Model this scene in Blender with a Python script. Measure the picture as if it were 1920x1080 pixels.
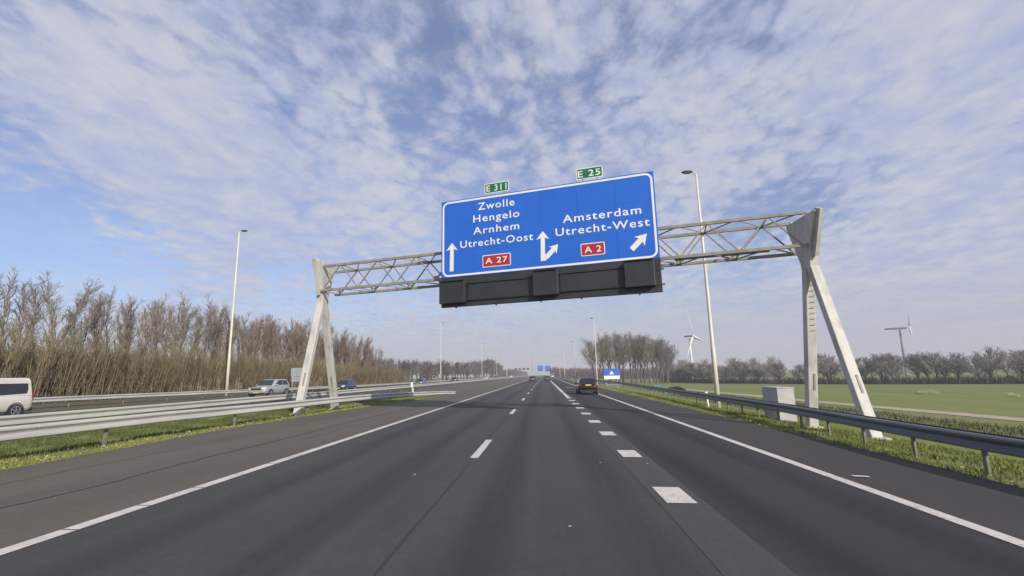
import bpy, math, random
from mathutils import Vector, Matrix

# ------------------------------------------------------------------ scene, camera, light
for o in list(bpy.data.objects):
    bpy.data.objects.remove(o, do_unlink=True)
SC = bpy.context.scene
COL = SC.collection
R = math.radians

cam_d = bpy.data.cameras.new('camera')
cam_d.sensor_width = 36.0
cam_d.lens = 16.989
cam_d.clip_start = 0.1
cam_d.clip_end = 20000
cam = bpy.data.objects.new('camera', cam_d)
COL.objects.link(cam)
_F = Vector((-0.0602, 0.9822, 0.1779)).normalized()
_R = Vector((0.9976, 0.0652, -0.0228)).normalized()
_U = _R.cross(_F).normalized()
_R = _F.cross(_U)
m = Matrix.Identity(4)
for i in range(3):
    m[i][0] = _R[i]; m[i][1] = _U[i]; m[i][2] = -_F[i]
m[0][3], m[1][3], m[2][3] = 0.0, 0.0, 1.8235
cam.matrix_world = m
SC.camera = cam

SUN_EL = R(25)
SUN_H = Vector((0.58, -0.81, 0)).normalized()          # horizontal direction towards the sun: behind and right
SUN_DIR = Vector((SUN_H.x * math.cos(SUN_EL), SUN_H.y * math.cos(SUN_EL), math.sin(SUN_EL)))
sun_d = bpy.data.lights.new('sun', 'SUN')
sun_d.energy = 4.6
sun_d.angle = R(0.6)
sun_d.color = (1.0, 0.93, 0.82)
sun = bpy.data.objects.new('sun', sun_d)
COL.objects.link(sun)
sun.rotation_euler = SUN_DIR.to_track_quat('Z', 'Y').to_euler()

SC.view_settings.view_transform = 'Standard'
SC.view_settings.look = 'None'
SC.view_settings.exposure = 0.03
SC.view_settings.gamma = 1.0


class NT:
    """small helper for node trees"""
    def __init__(self, tree):
        self.t = tree; self.n = tree.nodes; self.l = tree.links
    def node(self, kind, **kw):
        nd = self.n.new(kind)
        for k, v in kw.items():
            setattr(nd, k, v)
        return nd
    def put(self, sock, v):
        if hasattr(v, 'is_linked') or isinstance(v, bpy.types.NodeSocket):
            self.l.new(v, sock)
        else:
            sock.default_value = v
    def math(self, op, a, b=0.0, c=None, clamp=False):
        nd = self.node('ShaderNodeMath', operation=op, use_clamp=clamp)
        self.put(nd.inputs[0], a); self.put(nd.inputs[1], b)
        if c is not None: self.put(nd.inputs[2], c)
        return nd.outputs[0]
    def vec(self, op, a, b=None, out=0):
        nd = self.node('ShaderNodeVectorMath', operation=op)
        self.put(nd.inputs[0], a)
        if b is not None: self.put(nd.inputs[1], b)
        return nd.outputs[out]
    def comb(self, x, y, z=0.0):
        nd = self.node('ShaderNodeCombineXYZ')
        self.put(nd.inputs[0], x); self.put(nd.inputs[1], y); self.put(nd.inputs[2], z)
        return nd.outputs[0]
    def noise(self, v, scale, detail=4, rough=0.55, out='Fac', dist=0.0):
        nd = self.node('ShaderNodeTexNoise')
        if v is not None: self.l.new(v, nd.inputs['Vector'])
        nd.inputs['Scale'].default_value = scale
        nd.inputs['Detail'].default_value = detail
        nd.inputs['Roughness'].default_value = rough
        nd.inputs['Distortion'].default_value = dist
        return nd.outputs[out]
    def smooth(self, v, a, b, lo=0.0, hi=1.0):
        nd = self.node('ShaderNodeMapRange', interpolation_type='SMOOTHSTEP')
        self.put(nd.inputs[0], v)
        nd.inputs[1].default_value = a; nd.inputs[2].default_value = b
        nd.inputs[3].default_value = lo; nd.inputs[4].default_value = hi
        return nd.outputs[0]
    def lin(self, v, a, b, lo=0.0, hi=1.0):
        nd = self.node('ShaderNodeMapRange')
        self.put(nd.inputs[0], v)
        nd.inputs[1].default_value = a; nd.inputs[2].default_value = b
        nd.inputs[3].default_value = lo; nd.inputs[4].default_value = hi
        return nd.outputs[0]
    def mix(self, f, a, b, blend='MIX'):
        nd = self.node('ShaderNodeMix', data_type='RGBA', blend_type=blend)
        self.put(nd.inputs[0], f)
        for s, v in ((nd.inputs[6], a), (nd.inputs[7], b)):
            if isinstance(v, (tuple, list)): v = tuple(v)[:3] + (1.0,)
            self.put(s, v)
        return nd.outputs[2]


# ------------------------------------------------------------------ sky
world = bpy.data.worlds.new('World')
SC.world = world
world.use_nodes = True
w = NT(world.node_tree)
w.n.clear()
wout = w.node('ShaderNodeOutputWorld')
bg = w.node('ShaderNodeBackground')
bg.inputs[1].default_value = 0.1
sky = w.node('ShaderNodeTexSky', sky_type='NISHITA')
sky.sun_disc = False
sky.sun_elevation = SUN_EL
sky.sun_rotation = math.atan2(SUN_H.x, SUN_H.y)
sky.air_density = 1.0
sky.dust_density = 0.6
sky.ozone_density = 1.6
tc = w.node('ShaderNodeTexCoord')
D = w.vec('NORMALIZE', tc.outputs['Generated'])
sx = w.node('ShaderNodeSeparateXYZ'); w.l.new(D, sx.inputs[0])
dz = w.math('MAXIMUM', sx.outputs[2], 0.0)
den = w.math('ADD', dz, 0.10)
px = w.math('DIVIDE', sx.outputs[0], den)
py = w.math('MULTIPLY', w.math('DIVIDE', sx.outputs[1], den), 0.72)
P0 = w.comb(px, py)
warp = w.noise(P0, 1.1, 4, 0.55, out='Color')
P1 = w.vec('ADD', P0, w.vec('SCALE', w.vec('SUBTRACT', warp, (0.5, 0.5, 0.5))))
for nd in w.n:
    if nd.type == 'VECT_MATH' and nd.operation == 'SCALE': nd.inputs['Scale'].default_value = 0.24
large = w.noise(P1, 0.75, 4, 0.5)
medium = w.noise(P1, 2.2, 4, 0.55)
cells = w.noise(P1, 10.5, 5, 0.64)
fine = w.noise(P1, 26.0, 5, 0.65)
vor = w.node('ShaderNodeTexVoronoi', feature='SMOOTH_F1')
w.l.new(w.vec('ADD', P1, w.vec('MULTIPLY', w.vec('SUBTRACT', w.noise(P1, 9.0, 3, 0.6, out='Color'), (0.5, 0.5, 0.5)), (0.12, 0.12, 0.0))), vor.inputs['Vector'])
vor.inputs['Scale'].default_value = 13.0
vor.inputs['Smoothness'].default_value = 0.6
puff = w.lin(vor.outputs['Distance'], 0.1, 0.75, 1.0, 0.0)
cov = w.math('ADD', w.math('MULTIPLY', large, 0.35), w.math('MULTIPLY', medium, 0.50))
cov = w.math('ADD', cov, w.math('MULTIPLY', cells, 0.72))
cov = w.math('ADD', cov, w.math('MULTIPLY', puff, 0.52))
cov = w.math('ADD', cov, w.math('MULTIPLY', fine, 0.56))


def blob(d, r0, r1, amount):
    v = Vector(d).normalized()
    dot = w.vec('DOT_PRODUCT', D, tuple(v), out=1)
    return w.smooth(dot, math.cos(R(r1)), math.cos(R(r0)), 0.0, amount)


for d, r0, r1, a in [((-0.80, 0.56, 0.235), 2, 13, -0.52), ((-0.70, 0.69, 0.205), 1, 8, -0.42), ((-0.62, 0.76, 0.19), 0, 6, -0.25),
                     ((-0.334, 0.93, 0.135), 0, 9, -0.16), ((-0.45, 0.86, 0.14), 0, 8, -0.2),
                     ((0.423, 0.869, 0.255), 0, 7, -0.26), ((0.526, 0.806, 0.275), 0, 6, -0.28), ((0.62, 0.73, 0.30), 0, 6, -0.28), ((0.70, 0.64, 0.33), 0, 6, -0.24),
                     ((-0.181, 0.81, 0.53), 0, 13, -0.15), ((0.02, 0.86, 0.46), 0, 9, -0.08),
                     ((-0.619, 0.71, 0.326), 1, 14, 0.34), ((-0.40, 0.85, 0.30), 1, 12, 0.16),
                     ((0.63, 0.64, 0.45), 2, 17, 0.34), ((0.585, 0.784, 0.17), 1, 14, 0.34), ((0.68, 0.70, 0.2), 1, 12, 0.3), ((0.3, 0.85, 0.42), 0, 10, 0.10)]:
    cov = w.math('ADD', cov, blob(d, r0, r1, a))
cloud = w.smooth(cov, 0.80, 1.50)
shade = w.smooth(w.math('ADD', w.math('MULTIPLY', cells, 0.55), w.math('MULTIPLY', medium, 0.6)), 0.42, 0.76)
ccol = w.mix(shade, (4.25, 4.7, 6.8), (6.1, 6.2, 6.95))
skyc = w.mix(1.0, sky.outputs[0], (1.05, 1.08, 1.34), 'MULTIPLY')
veil = w.math('ADD', w.math('MULTIPLY', cloud, 0.68), 0.24)
col = w.mix(veil, skyc, ccol)
hz = w.smooth(dz, 0.0, 0.20, 0.82, 0.0)
col = w.mix(hz, col, (4.65, 4.75, 5.3))
w.l.new(col, bg.inputs[0])
w.l.new(bg.outputs[0], wout.inputs[0])


# ------------------------------------------------------------------ materials
def mat(name, c, rough=0.6, metal=0.0, c2=None, scale=4.0, detail=4, lo=0.35, hi=0.65, stretch=None, bump=0.0, bscale=30.0, coat=0.0, spec=None):
    M = bpy.data.materials.new(name)
    M.use_nodes = True
    t = NT(M.node_tree)
    b = t.n['Principled BSDF']
    b.inputs['Roughness'].default_value = rough
    b.inputs['Metallic'].default_value = metal
    if coat: b.inputs['Coat Weight'].default_value = coat
    if spec is not None: b.inputs['Specular IOR Level'].default_value = spec
    tcn = t.node('ShaderNodeTexCoord')
    v = tcn.outputs['Object']
    if stretch:
        v = t.vec('MULTIPLY', v, stretch)
    if c2 is None:
        c2 = tuple(x * 0.86 for x in c)
    n = t.noise(v, scale, detail, 0.6)
    t.l.new(t.mix(t.smooth(n, lo, hi), c, c2), b.inputs['Base Color'])
    if bump:
        bn = t.node('ShaderNodeBump')
        bn.inputs['Strength'].default_value = bump
        bn.inputs['Distance'].default_value = 0.02
        t.l.new(t.noise(tcn.outputs['Object'], bscale, 4, 0.6), bn.inputs['Height'])
        t.l.new(bn.outputs[0], b.inputs['Normal'])
    return M


TRACKS = (-4.6, -2.85, -0.75, 0.95, 2.75, 4.35)


def asphalt(name, c, c2, tint, rough=0.85, tracks=False):
    """asphalt: streaks along the road, blotches and fine grain, wear under the wheel tracks"""
    M = bpy.data.materials.new(name)
    M.use_nodes = True
    t = NT(M.node_tree)
    b = t.n['Principled BSDF']
    b.inputs['Specular IOR Level'].default_value = 0.3
    tcn = t.node('ShaderNodeTexCoord')
    v = tcn.outputs['Object']
    streak = t.noise(t.vec('MULTIPLY', v, (1.6, 0.03, 0.0)), 1.0, 5, 0.6)
    blotch = t.noise(t.vec('MULTIPLY', v, (1.0, 0.35, 0.0)), 0.45, 5, 0.6)
    grain = t.noise(v, 95.0, 3, 0.7)
    grain2 = t.noise(t.vec('MULTIPLY', v, (1.0, 0.5, 1.0)), 14.0, 4, 0.7)
    col = t.mix(t.smooth(streak, 0.3, 0.7), c, c2)
    col = t.mix(t.smooth(blotch, 0.4, 0.75, 0.0, 0.55), col, tint)
    g = t.math('ADD', t.lin(grain, 0.25, 0.75, -0.26, 0.26), t.lin(grain2, 0.3, 0.7, -0.11, 0.11))
    g = t.math('ADD', g, 1.0)
    if tracks:
        sp = t.node('ShaderNodeSeparateXYZ'); t.l.new(v, sp.inputs[0])
        wob = t.lin(t.noise(t.vec('MULTIPLY', v, (0.0, 0.06, 0.0)), 1.0, 3, 0.5), 0.2, 0.8, -0.18, 0.18)
        xx = t.math('ADD', sp.outputs[0], wob)
        dm = None
        for tx in TRACKS:
            dd = t.math('ABSOLUTE', t.math('SUBTRACT', xx, tx))
            dm = dd if dm is None else t.math('MINIMUM', dm, dd)
        wear = t.noise(t.vec('MULTIPLY', v, (2.5, 0.08, 0.0)), 1.0, 4, 0.6)
        g = t.math('MULTIPLY', g, t.math('SUBTRACT', 1.07, t.math('MULTIPLY', t.smooth(dm, 0.08, 0.50, 0.40, 0.0), t.lin(wear, 0.3, 0.7, 0.4, 1.1))))
        spots = t.noise(t.vec('MULTIPLY', v, (1.0, 0.6, 0.0)), 2.2, 5, 0.7)
        g = t.math('MULTIPLY', g, t.smooth(spots, 0.56, 0.76, 1.0, 0.80))
    col = t.mix(1.0, col, t.comb(g, g, g), 'MULTIPLY')
    t.l.new(col, b.inputs['Base Color'])
    t.l.new(t.lin(streak, 0.3, 0.7, rough - 0.08, rough + 0.06), b.inputs['Roughness'])
    bn = t.node('ShaderNodeBump')
    bn.inputs['Strength'].default_value = 0.35
    bn.inputs['Distance'].default_value = 0.01
    t.l.new(grain, bn.inputs['Height'])
    t.l.new(bn.outputs[0], b.inputs['Normal'])
    return M


def ground_mat():
    M = bpy.data.materials.new('grassland')
    M.use_nodes = True
    t = NT(M.node_tree)
    b = t.n['Principled BSDF']
    b.inputs['Roughness'].default_value = 0.95
    b.inputs['Specular IOR Level'].default_value = 0.1
    tcn = t.node('ShaderNodeTexCoord')
    v = tcn.outputs['Object']
    big = t.noise(t.vec('MULTIPLY', v, (1.0, 0.6, 0.0)), 0.06, 5, 0.6)
    band = t.noise(t.vec('MULTIPLY', v, (0.03, 0.2, 0.0)), 0.8, 4, 0.6)
    med = t.noise(v, 0.9, 5, 0.65)
    fin = t.noise(v, 9.0, 4, 0.7)
    col = t.mix(t.smooth(big, 0.35, 0.65), (0.172, 0.206, 0.048), (0.212, 0.236, 0.070))
    col = t.mix(t.smooth(band, 0.42, 0.66, 0, 0.75), col, (0.215, 0.222, 0.105))
    col = t.mix(t.smooth(med, 0.45, 0.75, 0, 0.6), col, (0.128, 0.152, 0.046))
    col = t.mix(t.smooth(fin, 0.5, 0.8, 0, 0.5), col, (0.095, 0.105, 0.045))
    t.l.new(col, b.inputs['Base Color'])
    return M


def foliage(name, cols, scale=3.0):
    """colour varies from blade to blade / twig to twig through noise in object space"""
    M = bpy.data.materials.new(name)
    M.use_nodes = True
    t = NT(M.node_tree)
    b = t.n['Principled BSDF']
    b.inputs['Roughness'].default_value = 0.9
    b.inputs['Specular IOR Level'].default_value = 0.15
    tcn = t.node('ShaderNodeTexCoord')
    oi = t.node('ShaderNodeObjectInfo')
    n = t.noise(tcn.outputs['Object'], scale, 3, 0.6)
    n2 = t.noise(tcn.outputs['Object'], scale * 7, 2, 0.6)
    c = t.mix(t.smooth(n, 0.38, 0.62), cols[0], cols[1])
    c = t.mix(t.smooth(n2, 0.45, 0.7, 0, 0.8), c, cols[2])
    k = t.lin(oi.outputs['Random'], 0, 1, 0.82, 1.18)
    c = t.mix(1.0, c, t.comb(k, k, k), 'MULTIPLY')
    t.l.new(c, b.inputs['Base Color'])
    return M


M_LANE = asphalt('lane_asphalt', (0.051, 0.0505, 0.048), (0.062, 0.061, 0.057), (0.075, 0.073, 0.067), tracks=True)
M_LANE_R = asphalt('exit_lane_asphalt', (0.033, 0.0325, 0.033), (0.041, 0.040, 0.040), (0.050, 0.048, 0.047), tracks=True)
M_SHOULDER = asphalt('shoulder_asphalt', (0.108, 0.098, 0.075), (0.128, 0.118, 0.094), (0.084, 0.076, 0.056))
M_SHOULDER_R = asphalt('right_shoulder_asphalt', (0.054, 0.050, 0.046), (0.065, 0.060, 0.055), (0.046, 0.043, 0.039))
M_STRIP = asphalt('worn_strip_asphalt', (0.068, 0.065, 0.062), (0.078, 0.075, 0.071), (0.058, 0.056, 0.053))
M_CRACK = mat('bitumen', (0.035, 0.033, 0.030), 0.7)
M_PAINT = mat('road_paint', (0.66, 0.61, 0.55), 0.75, c2=(0.50, 0.46, 0.41), scale=3.0, detail=6, lo=0.4, hi=0.75)
_t = NT(M_PAINT.node_tree)
_b = _t.n['Principled BSDF']
_old = _b.inputs['Base Color'].links[0].from_socket
_v = _t.node('ShaderNodeTexCoord').outputs['Object']
_w = _t.math('ADD', _t.math('MULTIPLY', _t.noise(_v, 22.0, 5, 0.75), 0.65), _t.math('MULTIPLY', _t.noise(_v, 1.3, 4, 0.6), 0.35))
_t.l.new(_t.mix(_t.smooth(_w, 0.54, 0.64, 0, 0.8), _old, (0.11, 0.10, 0.09)), _b.inputs['Base Color'])
M_GROUND = ground_mat()
M_PATH = mat('gravel_path', (0.42, 0.37, 0.27), 0.95, c2=(0.34, 0.30, 0.21), scale=0.8, detail=6)
M_LITTERSOIL = mat('leaf_litter', (0.13, 0.10, 0.065), 0.95, c2=(0.09, 0.08, 0.045), scale=1.5, detail=6)
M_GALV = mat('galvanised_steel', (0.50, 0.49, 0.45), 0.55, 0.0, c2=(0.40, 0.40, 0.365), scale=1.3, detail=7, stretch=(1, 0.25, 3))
M_GALV_R = mat('shaded_galvanised_steel', (0.15, 0.16, 0.17), 0.45, 0.0, c2=(0.11, 0.12, 0.13), scale=1.3, detail=7, stretch=(1, 0.25, 3))  # darker copy of M_GALV: right barrier's shade is put into the colour
M_POST = mat('post_steel', (0.20, 0.20, 0.155), 0.7, 0.0, c2=(0.12, 0.125, 0.09), scale=5)
M_GANTRY = mat('gantry_paint', (0.53, 0.515, 0.475), 0.6, 0.0, c2=(0.37, 0.36, 0.325), scale=2.2, detail=7, lo=0.4, hi=0.7, stretch=(1, 1, 0.4))
M_TRUSS = mat('truss_paint', (0.30, 0.28, 0.235), 0.6, 0.0, c2=(0.22, 0.205, 0.17), scale=3, detail=6)
M_BLUE = mat('sign_blue', (0.013, 0.115, 0.540), 0.45, c2=(0.016, 0.130, 0.575), scale=0.7, detail=5)
M_SEAM = mat('sign_seam_blue', (0.011, 0.095, 0.46), 0.5, scale=0.7)
M_WHITE = mat('sign_white', (0.78, 0.78, 0.76), 0.5, c2=(0.72, 0.72, 0.70), scale=3)
M_GREEN = mat('sign_green', (0.010, 0.150, 0.062), 0.45, scale=2)
M_RED = mat('sign_red', (0.42, 0.022, 0.035), 0.45, scale=2)
M_SIGNBLACK = mat('sign_black', (0.020, 0.022, 0.027), 0.55, c2=(0.030, 0.031, 0.036), scale=1.2, detail=6)
M_SIGNGREY = mat('sign_back_grey', (0.40, 0.43, 0.45), 0.5, 0.2, scale=2)
M_POLE = mat('lamp_pole_paint', (0.70, 0.66, 0.54), 0.5, c2=(0.60, 0.57, 0.47), scale=2, stretch=(4, 4, 0.3))
M_LAMP = mat('lamp_head_dark', (0.045, 0.042, 0.042), 0.5, scale=4)
M_LENS = mat('lamp_lens', (0.16, 0.15, 0.14), 0.2, scale=4)
M_CABF = mat('cabinet_grey', (0.45, 0.445, 0.43), 0.6, c2=(0.39, 0.385, 0.37), scale=1.5, detail=6)
M_CONC = mat('concrete', (0.46, 0.45, 0.40), 0.9, c2=(0.34, 0.33, 0.29), scale=4, detail=6, bump=0.3)
M_TURB = mat('turbine_white', (0.74, 0.74, 0.74), 0.45, scale=0.3)
M_TURB_D = mat('turbine_grey', (0.22, 0.24, 0.26), 0.5, scale=0.5)
M_GLASS = mat('dark_glass', (0.012, 0.014, 0.018), 0.08, 0.0, scale=1.0, spec=0.8)
M_TYRE = mat('tyre_rubber', (0.018, 0.017, 0.017), 0.85, scale=8)
M_RIM = mat('wheel_rim', (0.48, 0.48, 0.49), 0.35, 0.6, scale=4)
M_TRIM = mat('black_plastic', (0.020, 0.020, 0.022), 0.6, scale=6)
M_HEAD = mat('headlight_glass', (0.75, 0.74, 0.70), 0.15, 0.1, scale=5)
M_TAIL = mat('tail_light_red', (0.26, 0.010, 0.014), 0.25, scale=5)
M_PLATE = mat('yellow_plate', (0.72, 0.47, 0.05), 0.5, scale=5)
M_TEAL = mat('teal_plastic', (0.06, 0.30, 0.20), 0.5, scale=3)
M_BARK = mat('bark', (0.27, 0.24, 0.205), 0.95, c2=(0.17, 0.15, 0.13), scale=6, detail=5, stretch=(1, 1, 0.2))
M_BARK_D = mat('dark_bark', (0.115, 0.105, 0.095), 0.95, c2=(0.080, 0.074, 0.067), scale=6, detail=5, stretch=(1, 1, 0.2))
M_TWIG = foliage('grey_brown_twigs', [(0.225, 0.190, 0.152), (0.185, 0.158, 0.130), (0.265, 0.224, 0.178)], 0.8)
M_TWIG_F = foliage('pale_grey_twigs', [(0.285, 0.262, 0.245), (0.245, 0.226, 0.212), (0.325, 0.296, 0.274)], 0.8)
M_TWIG_R = foliage('red_brown_twigs', [(0.215, 0.150, 0.112), (0.180, 0.128, 0.098), (0.250, 0.178, 0.134)], 0.8)
M_TWIG_D = foliage('dark_twigs', [(0.175, 0.152, 0.138), (0.145, 0.130, 0.118), (0.205, 0.178, 0.155)], 0.8)
M_TWIG_C = foliage('olive_grey_twigs', [(0.225, 0.208, 0.178), (0.190, 0.176, 0.152), (0.265, 0.242, 0.204)], 0.8)
M_STEM = foliage('straw_stems', [(0.255, 0.215, 0.138), (0.205, 0.176, 0.112), (0.310, 0.264, 0.172)], 1.4)
M_STEM_T = foliage('olive_shoots', [(0.180, 0.150, 0.086), (0.150, 0.126, 0.074), (0.210, 0.176, 0.104)], 1.4)
M_THICKET = foliage('brown_thicket', [(0.155, 0.122, 0.075), (0.130, 0.105, 0.066), (0.175, 0.145, 0.085)], 0.25)
M_FARWOOD = foliage('far_wood', [(0.130, 0.098, 0.088), (0.112, 0.088, 0.080), (0.145, 0.118, 0.100)], 0.05)
M_BLADE = foliage('verge_grass', [(0.175, 0.205, 0.052), (0.125, 0.152, 0.040), (0.270, 0.262, 0.105)], 0.7)
M_BLADE_D = foliage('dark_verge_grass', [(0.090, 0.112, 0.036), (0.070, 0.090, 0.030), (0.125, 0.140, 0.055)], 0.7)
M_STRAW = foliage('dry_leaf_litter', [(0.42, 0.36, 0.20), (0.34, 0.28, 0.15), (0.52, 0.46, 0.30)], 3.0)
M_REED = foliage('ditch_reeds', [(0.120, 0.118, 0.070), (0.085, 0.084, 0.054), (0.165, 0.150, 0.095)], 0.5)
M_HEDGE = foliage('dark_hedge', [(0.060, 0.055, 0.048), (0.048, 0.046, 0.040), (0.080, 0.072, 0.060)], 0.4)
M_BUSH = foliage('bush_dark', [(0.035, 0.042, 0.022), (0.028, 0.034, 0.018), (0.050, 0.055, 0.030)], 1.0)
M_PALE = foliage('pale_dry_grass', [(0.36, 0.40, 0.20), (0.30, 0.34, 0.16), (0.42, 0.44, 0.26)], 1.0)
M_ROOF = mat('pale_roof', (0.45, 0.44, 0.43), 0.7, scale=1)
M_BRICK = mat('brick_wall', (0.22, 0.16, 0.13), 0.9, scale=2)


def paint(name, c):
    return mat(name, c, 0.32, 0.25, c2=tuple(x * 0.95 for x in c), scale=1.0, coat=0.6)


# ------------------------------------------------------------------ mesh builder
class MB:
    def __init__(self):
        self.v = []; self.f = []
    def add(self, vs, fs):
        o = len(self.v)
        self.v += [tuple(x) for x in vs]
        self.f += [tuple(i + o for i in f) for f in fs]
        return self
    def box(self, c, s, rz=0.0):
        cx, cy, cz = c; hx, hy, hz = s[0] / 2, s[1] / 2, s[2] / 2
        cs, sn = math.cos(rz), math.sin(rz)
        vs = []
        for z in (-hz, hz):
            for x, y in ((-hx, -hy), (hx, -hy), (hx, hy), (-hx, hy)):
                vs.append((cx + x * cs - y * sn, cy + x * sn + y * cs, cz + z))
        return self.add(vs, [(0, 3, 2, 1), (4, 5, 6, 7), (0, 1, 5, 4), (1, 2, 6, 5), (2, 3, 7, 6), (3, 0, 4, 7)])
    def bar(self, a, b, wx, wy, up=(0, 0, 1), w2=None):
        a = Vector(a); b = Vector(b); d = (b - a).normalized()
        u = Vector(up)
        if abs(d.dot(u)) > 0.98: u = Vector((0, 1, 0))
        s = d.cross(u).normalized(); u = s.cross(d)
        wx2, wy2 = w2 if w2 else (wx, wy)
        vs = []
        for p, ax, ay in ((a, wx, wy), (b, wx2, wy2)):
            for i, j in ((-1, -1), (1, -1), (1, 1), (-1, 1)):
                vs.append(p + s * (i * ax / 2) + u * (j * ay / 2))
        return self.add(vs, [(0, 1, 2, 3), (7, 6, 5, 4), (0, 4, 5, 1), (1, 5, 6, 2), (2, 6, 7, 3), (3, 7, 4, 0)])
    def tube(self, pts, rs, n=8, cap=True):
        pts = [Vector(p) for p in pts]
        vs = []; fs = []
        d0 = (pts[-1] - pts[0]).normalized()
        ref = Vector((0, 0, 1)) if abs(d0.z) < 0.9 else Vector((1, 0, 0))
        for i, p in enumerate(pts):
            a = pts[max(0, i - 1)]; b = pts[min(len(pts) - 1, i + 1)]
            d = (b - a).normalized()
            s = d.cross(ref)
            if s.length < 1e-4: s = d.cross(Vector((0, 1, 0)))
            s.normalize(); t = s.cross(d)
            for k in range(n):
                an = 2 * math.pi * k / n
                vs.append(p + s * (math.cos(an) * rs[i]) + t * (math.sin(an) * rs[i]))
        for i in range(len(pts) - 1):
            for k in range(n):
                k2 = (k + 1) % n
                fs.append((i * n + k, i * n + k2, (i + 1) * n + k2, (i + 1) * n + k))
        if cap:
            fs.append(tuple(range(n - 1, -1, -1)))
            fs.append(tuple((len(pts) - 1) * n + k for k in range(n)))
        return self.add(vs, fs)
    def loft(self, rings, close=True, cap=True):
        n = len(rings[0]); vs = [p for r in rings for p in r]; fs = []
        for i in range(len(rings) - 1):
            for k in range(n if close else n - 1):
                k2 = (k + 1) % n
                fs.append((i * n + k, i * n + k2, (i + 1) * n + k2, (i + 1) * n + k))
        if cap:
            fs.append(tuple(range(n - 1, -1, -1)))
            fs.append(tuple((len(rings) - 1) * n + k for k in range(n)))
        return self.add(vs, fs)
    def prism(self, poly, d):
        """poly: list of 3D points, extruded along vector d"""
        d = Vector(d); n = len(poly)
        vs = [Vector(p) for p in poly] + [Vector(p) + d for p in poly]
        fs = [tuple(range(n - 1, -1, -1)), tuple(range(n, 2 * n))]
        for k in range(n):
            k2 = (k + 1) % n
            fs.append((k, k2, n + k2, n + k))
        return self.add(vs, fs)
    def mesh(self, name):
        me = bpy.data.meshes.new(name)
        me.from_pydata(self.v, [], self.f)
        me.update()
        return me
    def build(self, name, material, parent=None, smooth=False, bevel=0.0, fix=True):
        me = self.mesh(name)
        if fix and len(self.v) < 60000:
            import bmesh
            bm = bmesh.new(); bm.from_mesh(me)
            bmesh.ops.recalc_face_normals(bm, faces=bm.faces)
            bm.to_mesh(me); bm.free()
        o = bpy.data.objects.new(name, me)
        me.materials.append(material)
        COL.objects.link(o)
        if parent is not None: o.parent = parent
        if smooth:
            for p in me.polygons: p.use_smooth = True
        if bevel:
            b = o.modifiers.new('bevel', 'BEVEL'); b.width = bevel; b.segments = 2; b.limit_method = 'ANGLE'
        return o


def tag(o, label, cat, group=None, kind=None):
    if label: o['label'] = label
    if cat: o['category'] = cat
    if group: o['group'] = group
    if kind: o['kind'] = kind
    return o


def thing(name, label, cat, loc=(0, 0, 0), rz=0.0, group=None):
    o = bpy.data.objects.new(name, None)
    o.empty_display_size = 0.2
    COL.objects.link(o)
    o.location = loc; o.rotation_euler = (0, 0, rz)
    return tag(o, label, cat, group)


def struct(o):
    o['kind'] = 'structure'
    return o


def kids(o):
    return [c for c in KID.get(o.name, [])]


KID = {}


def reg(root):
    """remember the children of a thing so that copies are cheap"""
    def rec(o):
        ch = [c for c in COL.objects if c.parent == o]
        KID[o.name] = ch
        for c in ch: rec(c)
    rec(root)
    return root


def dup(root, loc, rz=0.0, scale=None, label=None):
    def rec(o, parent):
        c = o.copy(); COL.objects.link(c)
        if parent is not None: c.parent = parent
        for k in KID.get(o.name, []): rec(k, c)
        return c
    r = rec(root, None)
    r.location = loc; r.rotation_euler = (0, 0, rz)
    if scale is not None:
        r.scale = scale if isinstance(scale, (tuple, list)) else (scale,) * 3
    if label: r['label'] = label
    return r


def interp(x, xs, ys):
    if x <= xs[0]: return ys[0]
    for i in range(len(xs) - 1):
        if x <= xs[i + 1]:
            t = (x - xs[i]) / (xs[i + 1] - xs[i])
            return ys[i] + t * (ys[i + 1] - ys[i])
    return ys[-1]


# ------------------------------------------------------------------ setting: ground and roads
SL = 0.022                      # the carriageway falls 2.2 % to the right


def road_z(x): return -SL * x


def ground_z(x, y):
    opp = interp(y, [0, 48, 90, 200], [0.34, 0.34, 0.12, 0.12])
    if x < -16.0:
        return interp(x, [-80, -40, -33, -30.5, -29.3, -16.6, -16.0], [opp + 0.3, opp + 0.35, opp + 0.28, opp + 0.06, opp - 0.03, opp - 0.03, 0.29])
    if x <= 7.9: return road_z(x) - 0.03
    return interp(x, [7.9, 8.3, 9.4, 11, 14, 17, 19.5, 22, 25, 60, 5000], [-0.205, -0.19, -0.26, -0.5, -1.0, -1.85, -1.85, -1.5, -1.5, -3.0, -3.0])


XS = [-4000, -800, -300, -150, -80, -60, -48, -40, -36, -33, -30.5, -29.3, -23, -16.6, -16, -13, -11, -8, -3, 3, 7.9, 8.3, 9.4, 11, 14, 17, 19.5, 22, 25, 40, 60, 100, 180, 400, 900, 4000]
YS = [-60, -20, 0, 12, 24, 36, 48, 60, 76, 90, 140, 200, 320, 500, 900, 2000, 5000, 9000]
g = MB()
g.add([(x, y, ground_z(x, y)) for y in YS for x in XS],
      [(j * len(XS) + i, j * len(XS) + i + 1, (j + 1) * len(XS) + i + 1, (j + 1) * len(XS) + i) for j in range(len(YS) - 1) for i in range(len(XS) - 1)])
struct(g.build('ground', M_GROUND, fix=False))


def strip(rows, lift, zf=road_z):
    """rows: (y, x0, x1, ...) -> sheet following the road surface"""
    b = MB(); n = len(rows[0]) - 1
    b.add([(x, r[0], zf(x) + lift) for r in rows for x in r[1:]],
          [(j * n + i, j * n + i + 1, (j + 1) * n + i + 1, (j + 1) * n + i) for j in range(len(rows) - 1) for i in range(n - 1)])
    return b


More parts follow.
